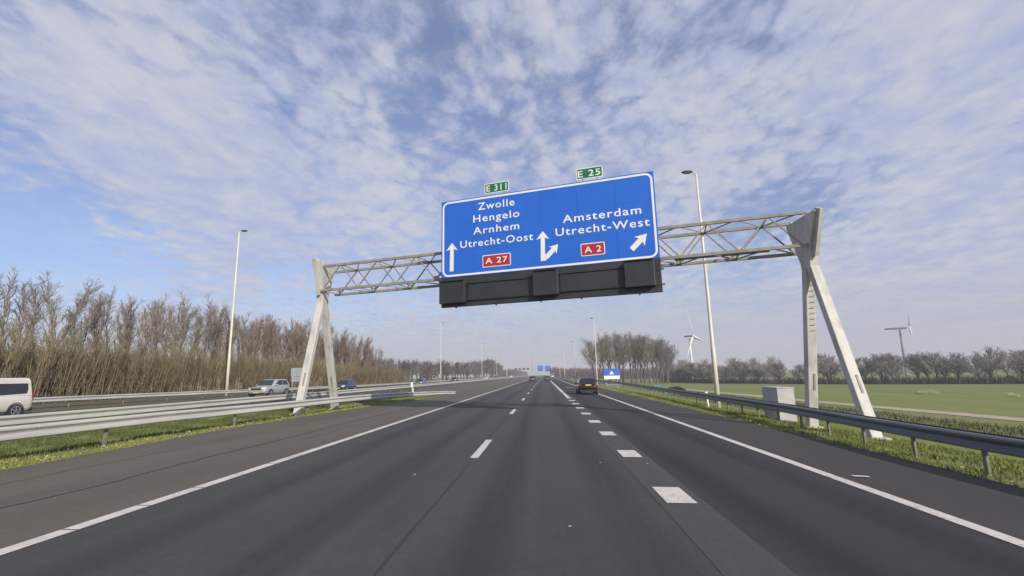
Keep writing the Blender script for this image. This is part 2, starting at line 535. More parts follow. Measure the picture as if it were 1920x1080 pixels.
FARY = 4000
LEFT_EDGE = [(-30, -10.6), (9, -10.6), (16, -10.9), (23, -10.6), (30, -10.1), (37, -9.45), (43, -9.1), (46.5, -9.3), (49, -15.4), (FARY, -15.4)]
rng = random.Random(3)


def edge_left(y):
    return interp(y, [a for a, b in LEFT_EDGE], [b for a, b in LEFT_EDGE])


ys = [-30, 0] + [2 + i * 1.0 for i in range(52)] + [60, 80, 120, 200, 400, 1000, FARY]
rows = [(y, edge_left(y) + (rng.uniform(-0.05, 0.05) if y < 46 else 0), -8.5, -5.6) for y in ys]
road = strip(rows, 0.0).build('road', M_SHOULDER, fix=False)
struct(road)
rows = [(y, 5.05, 6.5, 7.75 + (rng.uniform(-0.05, 0.05) if y < 60 else 0)) for y in ys]
struct(strip(rows, 0.0).build('right_shoulder', M_SHOULDER_R, fix=False))
struct(strip([(-30, -5.78, -3, 0, 1.62), (FARY, -5.78, -3, 0, 1.62)], 0.004).build('main_carriageway', M_LANE, fix=False))
struct(strip([(-30, 2.22, 3.5, 5.12), (FARY, 2.22, 3.5, 5.12)], 0.004).build('exit_lane', M_LANE_R, fix=False))
struct(strip([(-30, 1.58, 1.9, 2.26), (FARY, 1.58, 1.9, 2.26)], 0.008).build('worn_lane_strip', M_STRIP, fix=False))
struct(strip([(22, -15.7, -15.5), (26, -15.7, -13.6), (46, -15.7, -10.9), (52, -15.7, -15.3)], 0.0).build('median_pavement', M_SHOULDER_R, fix=False))
opp_rows = [(y, -29.3, -23, -16.6) for y in [-60, 0, 48, 60, 90, 200, 1000, FARY]]
b = MB()
b.add([(x, r[0], ground_z(x, r[0]) + 0.035) for r in opp_rows for x in r[1:]],
      [(j * 3 + i, j * 3 + i + 1, (j + 1) * 3 + i + 1, (j + 1) * 3 + i) for j in range(len(opp_rows) - 1) for i in range(2)])
struct(b.build('opposite_carriageway', M_STRIP, fix=False))
# painted markings
b = strip([(60.1, -5.83, -5.63), (FARY, -5.83, -5.63)], 0.012)
for k in range(-20, 50):          # thin drainage cuts through the thick paint
    y = 5.83 + 1.09 * k
    s = strip([(y, -5.80, -5.60), (y + 1.06, -5.80, -5.60)], 0.012); b.add(s.v, s.f)
struct(b.build('left_edge_line', M_PAINT, fix=False))
b = strip([(-30, 5.02, 5.23), (FARY, 5.02, 5.23)], 0.012)
struct(b.build('right_edge_line', M_PAINT, fix=False))
b = MB()
for k in range(-2, 60):
    y = 11.1 + 12.15 * k
    s = strip([(y, -1.70, -1.52), (y + 3.05, -1.70, -1.52)], 0.012); b.add(s.v, s.f)
struct(b.build('dashed_lane_line', M_PAINT, fix=False))
b = MB()
for k in range(-3, 8):
    y = 8.0 + 3.93 * k - 0.5
    s = strip([(y, 1.70, 2.13), (y + 1.0, 1.70, 2.13)], 0.013); b.add(s.v, s.f)
s = strip([(38.6, 1.72, 2.02), (FARY, 1.72, 2.02)], 0.013); b.add(s.v, s.f)
struct(b.build('block_marking', M_PAINT, fix=False))
b = MB()
for pl in ([(2.95, 69.0), (2.95, 69.8), (4.4, 69.8), (4.4, 69.0)], [(5.5, 9.55), (5.52, 9.68), (5.78, 9.6), (5.76, 9.50)]):
    b.add([(x, y, road_z(x) + 0.016) for x, y in pl], [(0, 3, 2, 1)])
struct(b.build('short_road_mark', M_PAINT, fix=False))


# dark repaired cracks in the asphalt
def crack(x0, y0, y1, amp, wdt, lift, seed):
    r = random.Random(seed); rows = []; y = y0; x = x0
    while y < y1:
        x += r.uniform(-amp, amp) * 0.5 + (x0 - x) * 0.15
        rows.append((y, x - wdt * r.uniform(0.25, 0.6), x + wdt * r.uniform(0.25, 0.6)))
        y += r.uniform(0.25, 0.7)
    return strip(rows, lift)


b = MB()
for a in [(-7.55, 3, 60, 0.10, 0.035, 0.006, 1), (-7.0, 14, 70, 0.12, 0.02, 0.006, 2), (-9.2, 3, 30, 0.1, 0.02, 0.006, 5)]:
    s = crack(*a); b.add(s.v, s.f)
struct(b.build('shoulder_crack', M_CRACK, fix=False))
b = MB()
for a in [(-1.63, 2, 10.9, 0.02, 0.03, 0.010, 3), (-1.66, 14.3, 60, 0.02, 0.02, 0.010, 4)]:
    s = crack(*a); b.add(s.v, s.f)
struct(b.build('lane_seam', M_CRACK, fix=False))

# gravel path through the field on the right and leaf litter under the wood on the left
PATH = [(-30, 30.5), (15, 30.6), (33, 30.6), (41, 29.8), (52, 28.6), (71, 28.0), (100, 25.8), (128, 24.4), (160, 19.5), (185, 14.5)]
b = MB()
rows = []
yy = -30.0
while yy <= 185:
    xc = interp(yy, [a for a, c in PATH], [c for a, c in PATH])
    j = 0.12 * math.sin(yy * 0.9) + 0.08 * math.sin(yy * 2.3)
    rows.append([(x, yy, ground_z(x, yy) + 0.03) for x in (xc - 1.55 + j, xc, xc + 1.55 - j)])
    yy += 2.5
b.loft(rows, close=False, cap=False)
struct(b.build('path', M_PATH, fix=False))
b = MB()
rows = [[(x, y, ground_z(x, y) + 0.04) for x in (-80, -60, -48, -40, -36, -33, -30.5, -29.35 if y < 61 else -32.5)] for y in (-10, 0, 12, 24, 36, 48, 60, 62, 76, 90, 140, 180)]
b.loft(rows, close=False, cap=False)
struct(b.build('woodland_floor', M_LITTERSOIL, fix=False))


# ------------------------------------------------------------------ grass, reeds, thickets (stuff)
def blades(spots, hmin, hmax, wd, lean, seed):
    r = random.Random(seed); b = MB(); v = []; f = []
    for (x, y, z) in spots:
        h = r.uniform(hmin, hmax); a = r.uniform(0, 2 * math.pi); l = r.uniform(0, lean) * h
        a2 = r.uniform(0, 2 * math.pi)
        dx, dy = math.cos(a) * wd / 2, math.sin(a) * wd / 2
        lx, ly = math.cos(a2) * l, math.sin(a2) * l
        n = len(v)
        v += [(x - dx, y - dy, z), (x + dx, y + dy, z), (x + lx * 0.45 + dx * 0.6, y + ly * 0.45 + dy * 0.6, z + h * 0.6), (x + lx * 0.45 - dx * 0.6, y + ly * 0.45 - dy * 0.6, z + h * 0.6), (x + lx, y + ly, z + h)]
        f += [(n, n + 1, n + 2, n + 3), (n + 3, n + 2, n + 4)]
    b.v = v; b.f = f
    return b


def grass_spots(n, xr, yr, seed, dens=None, clump=0.0):
    r = random.Random(seed); out = []
    while len(out) < n:
        u = r.random() ** 1.7
        y = yr[0] + (yr[1] - yr[0]) * u
        x0, x1 = xr(y)
        x = r.uniform(x0, x1)
        if clump and math.sin(x * 5.1 + 1.3 * math.sin(y * 2.2)) + math.sin(y * 3.1 + x) < r.uniform(-2, 2 - clump * 2): continue
        out.append((x, y, ground_z(x, y)))
    return out


s1 = grass_spots(42000, lambda y: (max(-15.4, edge_left(y) - interp(y, [10, 24, 46], [4.6, 3.2, 1.4])), edge_left(y) + 0.06), (5, 47), 11, clump=0.2)
s1d = [q for q in s1 if q[0] < -11.75 + 0.25 * math.sin(q[1] * 1.7) and q[1] < 26 or q[0] < -12.2]
sd_ = set(s1d)
o = blades(s1d, 0.05, 0.14, 0.02, 1.0, 17).build('verge_grass', M_BLADE_D, fix=False)
tag(o, 'darker longer grass between the two left crash barriers', 'grass', kind='stuff')
s1 = [q for q in s1 if q not in sd_]
o = blades(s1, 0.03, 0.10, 0.02, 1.1, 12).build('verge_grass', M_BLADE, fix=False)
tag(o, 'yellow green grass strip under the left crash barrier', 'grass', kind='stuff')
def flecks(n, xf, yr, seed, size):
    r = random.Random(seed); b = MB()
    for i in range(n):
        y = yr[0] + (yr[1] - yr[0]) * r.random() ** 1.5; x = xf(y, r); z = ground_z(x, y) + r.uniform(0.035, 0.09)
        a = r.uniform(0, 6.283); sz = size * r.uniform(0.5, 1.3)
        c_, s_ = math.cos(a) * sz, math.sin(a) * sz
        b.add([(x - c_, y - s_, z), (x + s_ * 0.5, y - c_ * 0.5, z + r.uniform(0, sz)), (x + c_, y + s_, z + r.uniform(-0.01, 0.02)), (x - s_ * 0.5, y + c_ * 0.5, z)], [(0, 1, 2, 3)])
    return b


o = flecks(1500, lambda y, r: edge_left(y) - abs(r.gauss(0.05, 0.32)), (5, 46), 18, 0.035).build('leaf_litter', M_STRAW, fix=False)
tag(o, 'pale dry leaves and straw along the left shoulder edge', 'leaf litter', kind='stuff')
o = flecks(700, lambda y, r: 7.75 + abs(r.gauss(0.0, 0.35)), (6, 50), 19, 0.03).build('leaf_litter', M_STRAW, fix=False)
tag(o, 'pale dry leaves and straw along the right shoulder edge', 'leaf litter', kind='stuff')
s2 = grass_spots(34000, lambda y: (7.7, 12.5), (6, 55), 13, clump=0.25)
o = blades(s2, 0.03, 0.11, 0.022, 1.1, 14).build('verge_grass', M_BLADE, fix=False)
tag(o, 'bright green grass verge below the right crash barrier', 'grass', kind='stuff')
s3 = grass_spots(13000, lambda y: (19.3, 24.3), (8, 80), 15, clump=0.45)
o = blades(s3, 0.08, 0.34, 0.05, 1.2, 16).build('ditch_reeds', M_REED, fix=False)
tag(o, 'dark rough growth along the ditch between verge and field', 'ditch plants', kind='stuff')


def twigs(n, pos, hmin, hmax, r0, tilt, seed, side=1):
    """loose upright thicket twigs: thin three-sided rods with a side shoot"""
    r = random.Random(seed); b = MB()
    for i in range(n):
        x, y, z = pos(r)
        h = r.uniform(hmin, hmax)
        tx, ty = r.uniform(-tilt, tilt), r.uniform(-tilt, tilt)
        p0 = Vector((x, y, z)); p2 = p0 + Vector((tx * h, ty * h, h))
        pm = (p0 + p2) / 2 + Vector((r.uniform(-0.05, 0.05) * h, r.uniform(-0.05, 0.05) * h, 0))
        rr = r0 * r.uniform(0.6, 1.3)
        b.tube([p0, pm, p2], [rr, rr * 0.8, rr * 0.3], 3, cap=False)
        for k in range(side):
            q = p0.lerp(p2, r.uniform(0.35, 0.8))
            e = q + Vector((r.uniform(-0.35, 0.35), r.uniform(-0.35, 0.35), r.uniform(0.2, 0.5))) * h * 0.5
            b.tube([q, e], [rr * 0.6, rr * 0.25], 3, cap=False)
    return b


def pos_thicket(r):
    y = 14 + 108 * r.random() ** 1.15; x = -33.6 - 13 * r.random() ** 1.3
    return x, y, ground_z(x, y)


o = twigs(15000, pos_thicket, 1.0, 3.9, 0.026, 0.35, 21, 2).build('thicket', M_THICKET, fix=False)
tag(o, 'tangled brown undergrowth at the foot of the left wood', 'undergrowth', kind='stuff')


def pos_far(r):
    x = r.uniform(6, 150); y = 420 - 0.7 * x + r.uniform(0, 30)
    return x, y, ground_z(x, y)


o = twigs(6500, pos_far, 4.5, 8.8, 0.16, 0.25, 22, 3).build('distant_wood', M_FARWOOD, fix=False)
tag(o, 'far off reddish brown bare wood along the right horizon', 'wood', kind='stuff')


def pos_far2(r):
    y = r.uniform(470, 900); x = r.uniform(-40, 40) - 0.02 * y
    if abs(x) < 30: x = math.copysign(30 + abs(x) * 0.3, x)
    return x, y, ground_z(x, y)


o = twigs(2500, pos_far2, 4, 8.5, 0.25, 0.25, 23, 3).build('distant_wood', M_FARWOOD, fix=False)
tag(o, 'far off grey trees where the motorway meets the horizon', 'wood', kind='stuff')


# ------------------------------------------------------------------ bare trees
def rot_about(d, axis, a):
    return Matrix.Rotation(a, 3, axis) @ d


def branch(b, p, d, L, r0, r1, nseg, n, rng, wob, up):
    pts = [p.copy()]; rs = [r0]
    for i in range(nseg):
        d = (d + Vector((rng.gauss(0, wob), rng.gauss(0, wob), rng.gauss(0, wob) * 0.5 + up))).normalized()
        p = p + d * (L / nseg)
        pts.append(p.copy()); rs.append(r0 + (r1 - r0) * (i + 1) / nseg)
    b.tube(pts, rs, n, cap=False)
    return pts, rs


def side_dir(d, ang, az):
    a = d.orthogonal().normalized()
    a = rot_about(a, d, az)
    return (d * math.cos(ang) + a * math.sin(ang)).normalized()


def at(pts, t):
    f = t * (len(pts) - 1); i = min(int(f), len(pts) - 2)
    return pts[i].lerp(pts[i + 1], f - i), (pts[i + 1] - pts[i]).normalized()


def bare_tree(name, label, cat, group, seed, H, style, m_bark, m_twig, tr=0.012):
    rng = random.Random(seed)
    T = MB(); C = MB()
    if style == 'slender':       # tall thin wood-edge tree, steep short branches
        pts, rs = branch(T, Vector((0, 0, -0.2)), Vector((rng.gauss(0, .04), rng.gauss(0, .04), 1)).normalized(), H * 0.97, 0.085, 0.018, 8, 6, rng, 0.05, 0.02)
        n1, t0, t1, l1, a1, n2, n3 = 17, 0.46, 0.98, 0.23, (0.18, 0.58), 8, 4
    elif style == 'round':       # broad field tree
        pts, rs = branch(T, Vector((0, 0, -0.2)), Vector((rng.gauss(0, .05), rng.gauss(0, .05), 1)).normalized(), H * 0.82, 0.22, 0.04, 6, 7, rng, 0.06, 0.02)
        n1, t0, t1, l1, a1, n2, n3 = 26, 0.22, 0.98, 0.48, (0.55, 1.25), 10, 6
    else:                        # 'fan': tall clear stem, steep fanned crown
        pts, rs = branch(T, Vector((0, 0, -0.2)), Vector((rng.gauss(0, .03), rng.gauss(0, .03), 1)).normalized(), H * 0.93, 0.24, 0.035, 8, 7, rng, 0.03, 0.02)
        n1, t0, t1, l1, a1, n2, n3 = 26, 0.34, 0.97, 0.40, (0.26, 0.75), 10, 5
    for i in range(n1):
        t = t0 + (t1 - t0) * (i + rng.random()) / n1
        p, d = at(pts, t)
        rel = (t - t0) / (t1 - t0)
        if style == 'round': L = H * l1 * (0.62 + 0.55 * math.sin(math.pi * min(1, rel * 0.8 + 0.15))) * rng.uniform(0.7, 1.1) * (1 - 0.35 * rel)
        elif style == 'slender': L = H * l1 * (1.0 - 0.30 * rel) * rng.uniform(0.6, 1.2)
        else: L = H * l1 * (1.0 - 0.55 * rel) * rng.uniform(0.65, 1.15)
        dd = side_dir(d, rng.uniform(*a1) * (1.0 - 0.3 * rel), rng.uniform(0, 6.283))
        q, _ = branch(T, p, dd, L, rs[0] * 0.34 * (1.1 - 0.6 * rel), tr * 1.3, 4, 5, rng, 0.10, 0.10)
        for j in range(n2):
            s = 0.18 + 0.80 * (j + rng.random()) / n2
            p2, d2 = at(q, s)
            L2 = L * rng.uniform(0.25, 0.5) * (1.15 - 0.5 * s)
            q2, _ = branch(C, p2, side_dir(d2, rng.uniform(0.35, 0.85), rng.uniform(0, 6.283)), L2, tr * 1.2, tr * 0.7, 3, 3, rng, 0.12, 0.10)
            for k in range(n3):
                p3, d3 = at(q2, rng.uniform(0.25, 0.98))
                branch(C, p3, side_dir(d3, rng.uniform(0.3, 0.8), rng.uniform(0, 6.283)), L2 * rng.uniform(0.35, 0.65), tr * 0.8, tr * 0.45, 2, 3, rng, 0.12, 0.08)
    root = thing(name, label, cat, (0, 0, 0), 0, group)
    T.build('trunk', m_bark, root, smooth=True, fix=False)
    C.build('crown', m_twig, root, fix=False)
    return reg(root)


def coppice(name, label, group, seed, H, ns, spread, lean, m_stem, m_twig):
    rng = random.Random(seed)
    S = MB(); C = MB()
    for i in range(ns):
        a = rng.uniform(0, 6.283); rr = spread * math.sqrt(rng.random()) * 0.6
        p = Vector((rr * math.cos(a), rr * math.sin(a), -0.1))
        d = Vector((math.cos(a) * rng.uniform(0, 0.16), math.sin(a) * rng.uniform(0, 0.30) + lean * rng.uniform(0.2, 1.0), 1)).normalized()
        L = H * rng.uniform(0.65, 1.05)
        q, _ = branch(S, p, d, L, rng.uniform(0.016, 0.034), 0.009, 4, 4, rng, 0.04, 0.01)
        for j in range(9):
            p2, d2 = at(q, rng.uniform(0.3, 0.98))
            q2, _ = branch(C, p2, side_dir(d2, rng.uniform(0.15, 0.6), rng.uniform(0, 6.283)), L * rng.uniform(0.10, 0.26), 0.013, 0.007, 2, 3, rng, 0.08, 0.12)
            for k in range(2):
                p3, d3 = at(q2, rng.uniform(0.3, 0.95))
                branch(C, p3, side_dir(d3, rng.uniform(0.2, 0.6), rng.uniform(0, 6.283)), L * rng.uniform(0.06, 0.12), 0.009, 0.006, 1, 3, rng, 0.08, 0.1)
    root = thing(name, label, 'shrub', (0, 0, 0), 0, group)
    S.build('stems', m_stem, root, fix=False)
    C.build('twigs', m_twig, root, fix=False)
    return reg(root)


class Pool:
    """first use places the original, later uses place copies"""
    def __init__(self, roots): self.r = roots; self.used = set()
    def put(self, i, loc, rz=0.0, scale=1.0, label=None):
        r = self.r[i % len(self.r)]
        if r.name not in self.used:
            self.used.add(r.name)
            r.location = loc; r.rotation_euler = (0, 0, rz); r.scale = (scale,) * 3 if not isinstance(scale, tuple) else scale
            if label: r['label'] = label
            return r
        return dup(r, loc, rz, scale, label)


GL = 'slender bare trees in the wood beyond the opposite carriageway'
LB1 = 'tall slender bare tree with grey brown twigs in the wood left of the motorway'
LB2 = 'slender bare tree with reddish brown twigs in the wood left of the motorway'
wood_grey = Pool([bare_tree('bare_tree', LB1, 'tree', GL, 100 + i, 9.6, 'slender', M_BARK, M_TWIG, 0.0125) for i in range(5)])
wood_red = Pool([bare_tree('bare_tree', LB2, 'tree', GL, 120 + i, 9.4, 'slender', M_BARK, M_TWIG_R, 0.0125) for i in range(4)])
rng = random.Random(77)
cnt = 0
for row, (x0, step, hmul) in enumerate([(-36.3, 1.25, 0.97), (-38.4, 1.35, 1.0), (-40.8, 1.45, 1.02), (-44.0, 1.7, 1.05)]):
    y = 22.0 + row * 4 + rng.uniform(0, 1)
    while y < 107 - row * 1.0:
        if y < 46 and row in (1, 3) or y < 60 and rng.random() < 0.2:
            y += step * rng.uniform(0.8, 1.4)
            continue
        x = x0 + rng.uniform(-0.8, 0.8)
        h = rng.choice([0.88, 0.94, 0.98, 1.03, 1.06, 1.0]) * rng.uniform(0.96, 1.04) * hmul * interp(y, [22, 45, 70], [0.90, 0.94, 0.98])
        if y > 88: h *= interp(y, [88, 107], [1.0, 0.86])
        red = rng.random() < interp(y, [34, 60], [0.12, 0.8])
        pool = wood_red if red else wood_grey
        pool.put(rng.randrange(9), (x, y, ground_z(x, y)), rng.uniform(0, 6.28), (h * rng.uniform(0.95, 1.2), h * rng.uniform(0.95, 1.2), h))
        cnt += 1
        y += step * rng.uniform(0.6, 1.5)

LC = 'dense shrub of straw coloured upright stems at the edge of the left wood'
copp = Pool([coppice('willow_shrub', LC, 'straw stemmed shrubs along the edge of the left wood', 200 + i, 4.7, 30, 1.3, [0.10, 0.22, 0.30, 0.02][i], M_STEM, M_STEM_T) for i in range(4)])
y = 15.0
while y < 112:
    x = -34.3 + rng.uniform(-0.8, 0.6)
    s = rng.uniform(0.74, 1.02)
    if y > 60: s *= interp(y, [60, 110], [1.0, 0.85])
    copp.put(rng.randrange(4), (x, y, ground_z(x, y)), rng.choice([0, 0.25, -0.25]), s)
    x2 = -36.8 + rng.uniform(-1, 1)
    copp.put(rng.randrange(4), (x2, y + 0.6, ground_z(x2, y)), rng.choice([0, 0.4, 3.0]), s * rng.uniform(0.95, 1.2))
    y += rng.uniform(0.9, 1.5) * interp(y, [15, 110], [0.9, 1.7])

# rounder trees further along the left
GR = 'round bare trees further along the left side of the motorway'
LR = 'dark round bare tree in the band beyond the left wood'
rnd = Pool([bare_tree('round_tree', LR, 'tree', GR, 300 + i, 8.0, 'round', M_BARK_D, M_TWIG_D, 0.022) for i in range(4)])
y = 104.0
while y < 430:
    for k in range(2):
        x = interp(y, [104, 200, 330, 430], [-38, -36.5, -34.5, -33]) - k * 6 + rng.uniform(-1.5, 1.5)
        h = interp(y, [104, 118, 143, 182, 205, 243, 262, 280, 304, 345, 393, 430], [6.0, 6.3, 6.6, 7.4, 8.2, 7.0, 7.0, 11.4, 12.2, 11.0, 8.4, 5.0])
        s = h / 8.0 * rng.uniform(0.86, 1.06)
        rnd.put(rng.randrange(4), (x, y + rng.uniform(-2, 2), ground_z(x, y)), rng.uniform(0, 6.28), (s * 1.15, s * 1.15, s))
    y += 4.6 + y * 0.022

# tall clump on the right
GC = 'tall bare trees of the clump right of the motorway'
LCt = 'tall bare tree with dark trunk and fanned crown in the clump behind the blue sign'
fan = Pool([bare_tree('tall_tree', LCt, 'tree', GC, 400 + i, 15.0, 'fan', M_BARK_D, M_TWIG_C, 0.017) for i in range(5)])
n = 20
for k in range(n):
    t = k / (n - 1)
    for rr in range(2 if k % 3 == 0 else 1):
        x = 16.5 + 29.5 * t + rng.uniform(-0.7, 0.7) + (1.2 if rr else 0)
        yv = 158 + 24 * t + rr * 6 + rng.uniform(-1.5, 1.5)
        h = (0.88 + 0.20 * math.sin(math.pi * (0.12 + 0.76 * t))) * rng.uniform(0.95, 1.04)
        fan.put(rng.randrange(5), (x, yv, ground_z(x, yv)), rng.uniform(0, 6.28), (h * 1.25, h * 1.25, h))

# row of trees and dark hedge along the far side of the field
GF = 'round bare trees lining the far side of the green field'
LF = 'round bare tree in the row along the far side of the green field'
fld = Pool([bare_tree('field_tree', LF, 'tree', GF, 500 + i, 9.0, 'round', M_BARK_D, M_TWIG_F, 0.024) for i in range(4)])
TL = [(50, 216), (64, 196), (89, 150), (114, 127), (150, 98), (190, 70)]
def tl_pt(t):
    f = t * (len(TL) - 1); i = min(int(f), len(TL) - 2); a = f - i
    return TL[i][0] + (TL[i + 1][0] - TL[i][0]) * a, TL[i][1] + (TL[i + 1][1] - TL[i][1]) * a
N = 62
for k in range(N):
    x, yv = tl_pt((k + rng.uniform(-0.3, 0.3)) / N if k else 0.0)
    s = rng.uniform(0.78, 1.12)
    x += rng.uniform(-1.5, 4); yv += rng.uniform(0, 4)
    fld.put(rng.randrange(4), (x, yv, ground_z(x, yv)), rng.uniform(0, 6.28), (s * 1.22, s * 1.22, s * 0.88))
for k in range(36):
    x, yv = tl_pt((k + 0.5) / 36)
    s = rng.uniform(0.85, 1.2)
    x += rng.uniform(10, 30); yv += rng.uniform(15, 40)
    fld.put(rng.randrange(4), (x, yv, ground_z(x, yv)), rng.uniform(0, 6.28), (s * 1.1, s * 1.1, s))


def pos_hedge(r):
    x, yv = tl_pt(r.random())
    x += r.uniform(-0.8, 1.2); yv += r.uniform(-0.8, 1.2)
    return x, yv, ground_z(x, yv) - 0.1


o = twigs(7000, pos_hedge, 1.0, 2.5, 0.055, 0.35, 31, 2).build('hedge', M_HEDGE, fix=False)
tag(o, 'low dark hedge beneath the tree row across the green field', 'hedge')


# ------------------------------------------------------------------ crash barriers
WPROF = [(0.0, 0.0), (0.045, -0.012), (0.080, -0.040), (0.080, -0.075), (0.025, -0.120), (0.005, -0.155), (0.025, -0.190), (0.080, -0.235), (0.080, -0.270), (0.045, -0.298), (0.0, -0.310)]


def resample(poly, step):
    out = []
    for i in range(len(poly) - 1):
        a = Vector(poly[i]); c = Vector(poly[i + 1]); n = max(1, int((c - a).length / step))
        out += [a.lerp(c, k / n) for k in range(n)]
    out.append(Vector(poly[-1]))
    return out


def beam_mesh(poly, side, off):
    """w-beam swept along poly (x, y, ztop); side = +1 faces +x, -1 faces -x"""
    b = MB(); rings = []
    front = WPROF; back = [(u - 0.008, v) for u, v in WPROF][::-1]
    for p in poly:
        rings.append([(p[0] + side * (off + u), p[1], p[2] + v) for u, v in front + back])
    b.loft(rings)
    return b


def rail(label, poly, faces, spacing, material, y_first, y_last, post_h=0.70):
    root = thing('crash_barrier', label, 'crash barrier', (0, 0, 0))
    pts = resample(poly, 3.0)
    for s in faces:
        bm_ = beam_mesh(pts, s, 0.10)
        ys_ = y_first + 0.9                       # splice bolts and overlap edges on the near stretches
        while ys_ < min(y_last, 42):
            x = interp(ys_, [p[1] for p in poly], [p[0] for p in poly]); zt = interp(ys_, [p[1] for p in poly], [p[2] for p in poly])
            for dz_ in (-0.055, -0.255):
                for dy_ in (-0.10, 0.0, 0.10): bm_.box((x + s * 0.182, ys_ + dy_, zt + dz_), (0.012, 0.028, 0.028))
            ys_ += 4.0
        bm_.build('beam', material, root, smooth=False)
    y = y_first; k = 0
    xs = [p[0] for p in poly]; yv = [p[1] for p in poly]; zs = [p[2] for p in poly]
    proto = None
    while y < y_last and k < 100:
        x = interp(y, yv, xs); zt = interp(y, yv, zs)
        gz = ground_z(x, y)
        if proto is None:
            pb = MB()
            pb.box((0, 0, 0.34), (0.05, 0.012, 0.90)); pb.box((-0.02, 0.04, 0.34), (0.012, 0.07, 0.90)); pb.box((0.02, 0.04, 0.34), (0.012, 0.07, 0.90))
            for s in faces: pb.box((s * 0.075, 0.02, 0.62), (0.05, 0.05, 0.16))
            proto = pb.build('post', M_POST, root)
            o = proto
        else:
            o = proto.copy(); COL.objects.link(o); o.parent = root
        o.location = (x, y, gz)
        o.scale = (1, 1, max(0.3, (zt - gz - 0.02) / 0.79))
        k += 1
        y += spacing if y < 70 else spacing * 2
    return root


Y0 = -8
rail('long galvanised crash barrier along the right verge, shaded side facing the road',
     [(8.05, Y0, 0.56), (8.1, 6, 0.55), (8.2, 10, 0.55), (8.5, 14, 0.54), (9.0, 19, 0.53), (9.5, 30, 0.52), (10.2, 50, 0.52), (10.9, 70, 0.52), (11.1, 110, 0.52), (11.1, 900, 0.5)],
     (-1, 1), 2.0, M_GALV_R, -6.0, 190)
rail('bright galvanised crash barrier nearest the left shoulder with its end sloping into the ground',
     [(-11.5, Y0, 1.0), (-11.5, 10, 1.0), (-11.4, 14, 0.995), (-11.0, 19, 0.965), (-10.85, 23.4, 0.95), (-10.6, 26.6, 0.94), (-10.2, 30.8, 0.90), (-9.8, 35.6, 0.79), (-9.3, 44.0, 0.575), (-8.95, 48.5, 0.42)],
     (1,), 4.9, M_GALV, -2.4, 44)
rail('straight galvanised median barrier behind the gantry foot, running on to the horizon',
     [(-15.9, Y0, 1.0), (-15.9, 60, 1.0), (-15.6, 120, 1.0), (-15.2, 900, 1.0)], (1, -1), 4.0, M_GALV, -6, 230)
rail('pale crash barrier in front of the left wood beyond the opposite carriageway',
     [(-30.6, Y0, 1.18), (-30.6, 30, 1.16), (-30.2, 47, 1.05), (-29.6, 80, 0.86), (-29.6, 900, 0.80)], (1,), 4.0, M_GALV, 2, 220)


# ------------------------------------------------------------------ gantry
G_ANG = math.atan(-0.27)
GC_ = math.cos(G_ANG)


def gp(s, n, z):
    """point along the gantry axis (s), towards the viewer (negative n), height z, in world space"""
    c, sn = math.cos(G_ANG), math.sin(G_ANG)
    return Vector((s * c - n * sn, 20.6 + s * sn + n * c, z))


gantry = thing('sign_gantry', 'pale lattice sign gantry spanning the near carriageway on two A shaped pylons', 'sign gantry')
for side, (wx, wyc, near, far, zb, leghole) in enumerate([(9.85, 17.94, (10.08, 16.1), (9.9, 19.35), -0.42, 0), (-11.1, 23.6, (-11.55, 22.5), (-11.45, 26.5), 0.1, 0)]):
    sgn = 1 if wx > 0 else -1
    z_w = 5.75 if sgn > 0 else 5.95
    zt_ = 7.34 if sgn > 0 else 7.72
    hb = MB()
    # head: narrow at the waist, opening upwards in a V, thick slab
    ax = Vector((1, 0, 0)); pn = Vector((0, 1, 0))
    c0 = Vector((wx, wyc, 0))
    prof = [(-0.30, z_w - 0.35), (0.30, z_w - 0.35), (0.36, z_w + 0.25), (1.0, zt_ - 0.1), (1.0, zt_), (-1.0, zt_), (-1.0, zt_ - 0.1), (-0.36, z_w + 0.25)]
    hb.prism([c0 + ax * (-0.17) + pn * a + Vector((0, 0, z)) for a, z in prof], ax * 0.34)
    head = hb.build('pylon', M_GANTRY, gantry, bevel=0.02)
    # raised flanges along both V edges and cover plates
    fb = MB()
    for e in (-1, 1):
        fb.bar(c0 + pn * (e * 0.34) + Vector((0, 0, z_w + 0.1)), c0 + pn * (e * 1.02) + Vector((0, 0, zt_ + 0.04)), 0.40, 0.14, up=tuple(ax))
    fb.build('flange', M_GANTRY, head)
    for (lx, ly) in (near, far):
        lb = MB()
        top = Vector((wx, wyc, z_w - 0.30)) + (Vector((0, ly - wyc, 0)).normalized() * 0.16)
        bot = Vector((lx, ly, zb))
        lb.bar(bot, top, 0.34, 0.30, up=(0, 1, 0), w2=(0.33, 0.29))
        leg = lb.build('leg', M_GANTRY, head, bevel=0.025)
        d = (top - bot).normalized()
        hb2 = MB()
        q = bot + d * 1.5
        hb2.bar(q + Vector((0.04, -0.165, 0)), q + d * 0.6 + Vector((0.04, -0.165, 0)), 0.07, 0.02, up=(0, 1, 0))
        hb2.build('access_cover', M_TRUSS, leg)
        pb = MB(); pb.box((lx, ly, zb + 0.0), (0.60, 0.56, 0.26) if sgn > 0 else (0.50, 0.46, 0.42))
        pb.build('plinth', M_CONC, head, bevel=0.03)
S0, S1 = -11.25, 10.0
ZT, ZB = 7.45, 6.22
NA, NB = -0.38, 1.00
for nm, n_, z_ in (('a', NA, ZT), ('b', NB, ZT), ('c', NA, ZB), ('d', NB, ZB)):
    cb = MB(); cb.bar(gp(S0 - 0.30, n_, z_), gp(S1 + 0.24, n_, z_), 0.115, 0.115)
    cb.build('chord', M_TRUSS, gantry)
lb = MB()
np_ = 10
pitch = (S1 - S0) / np_
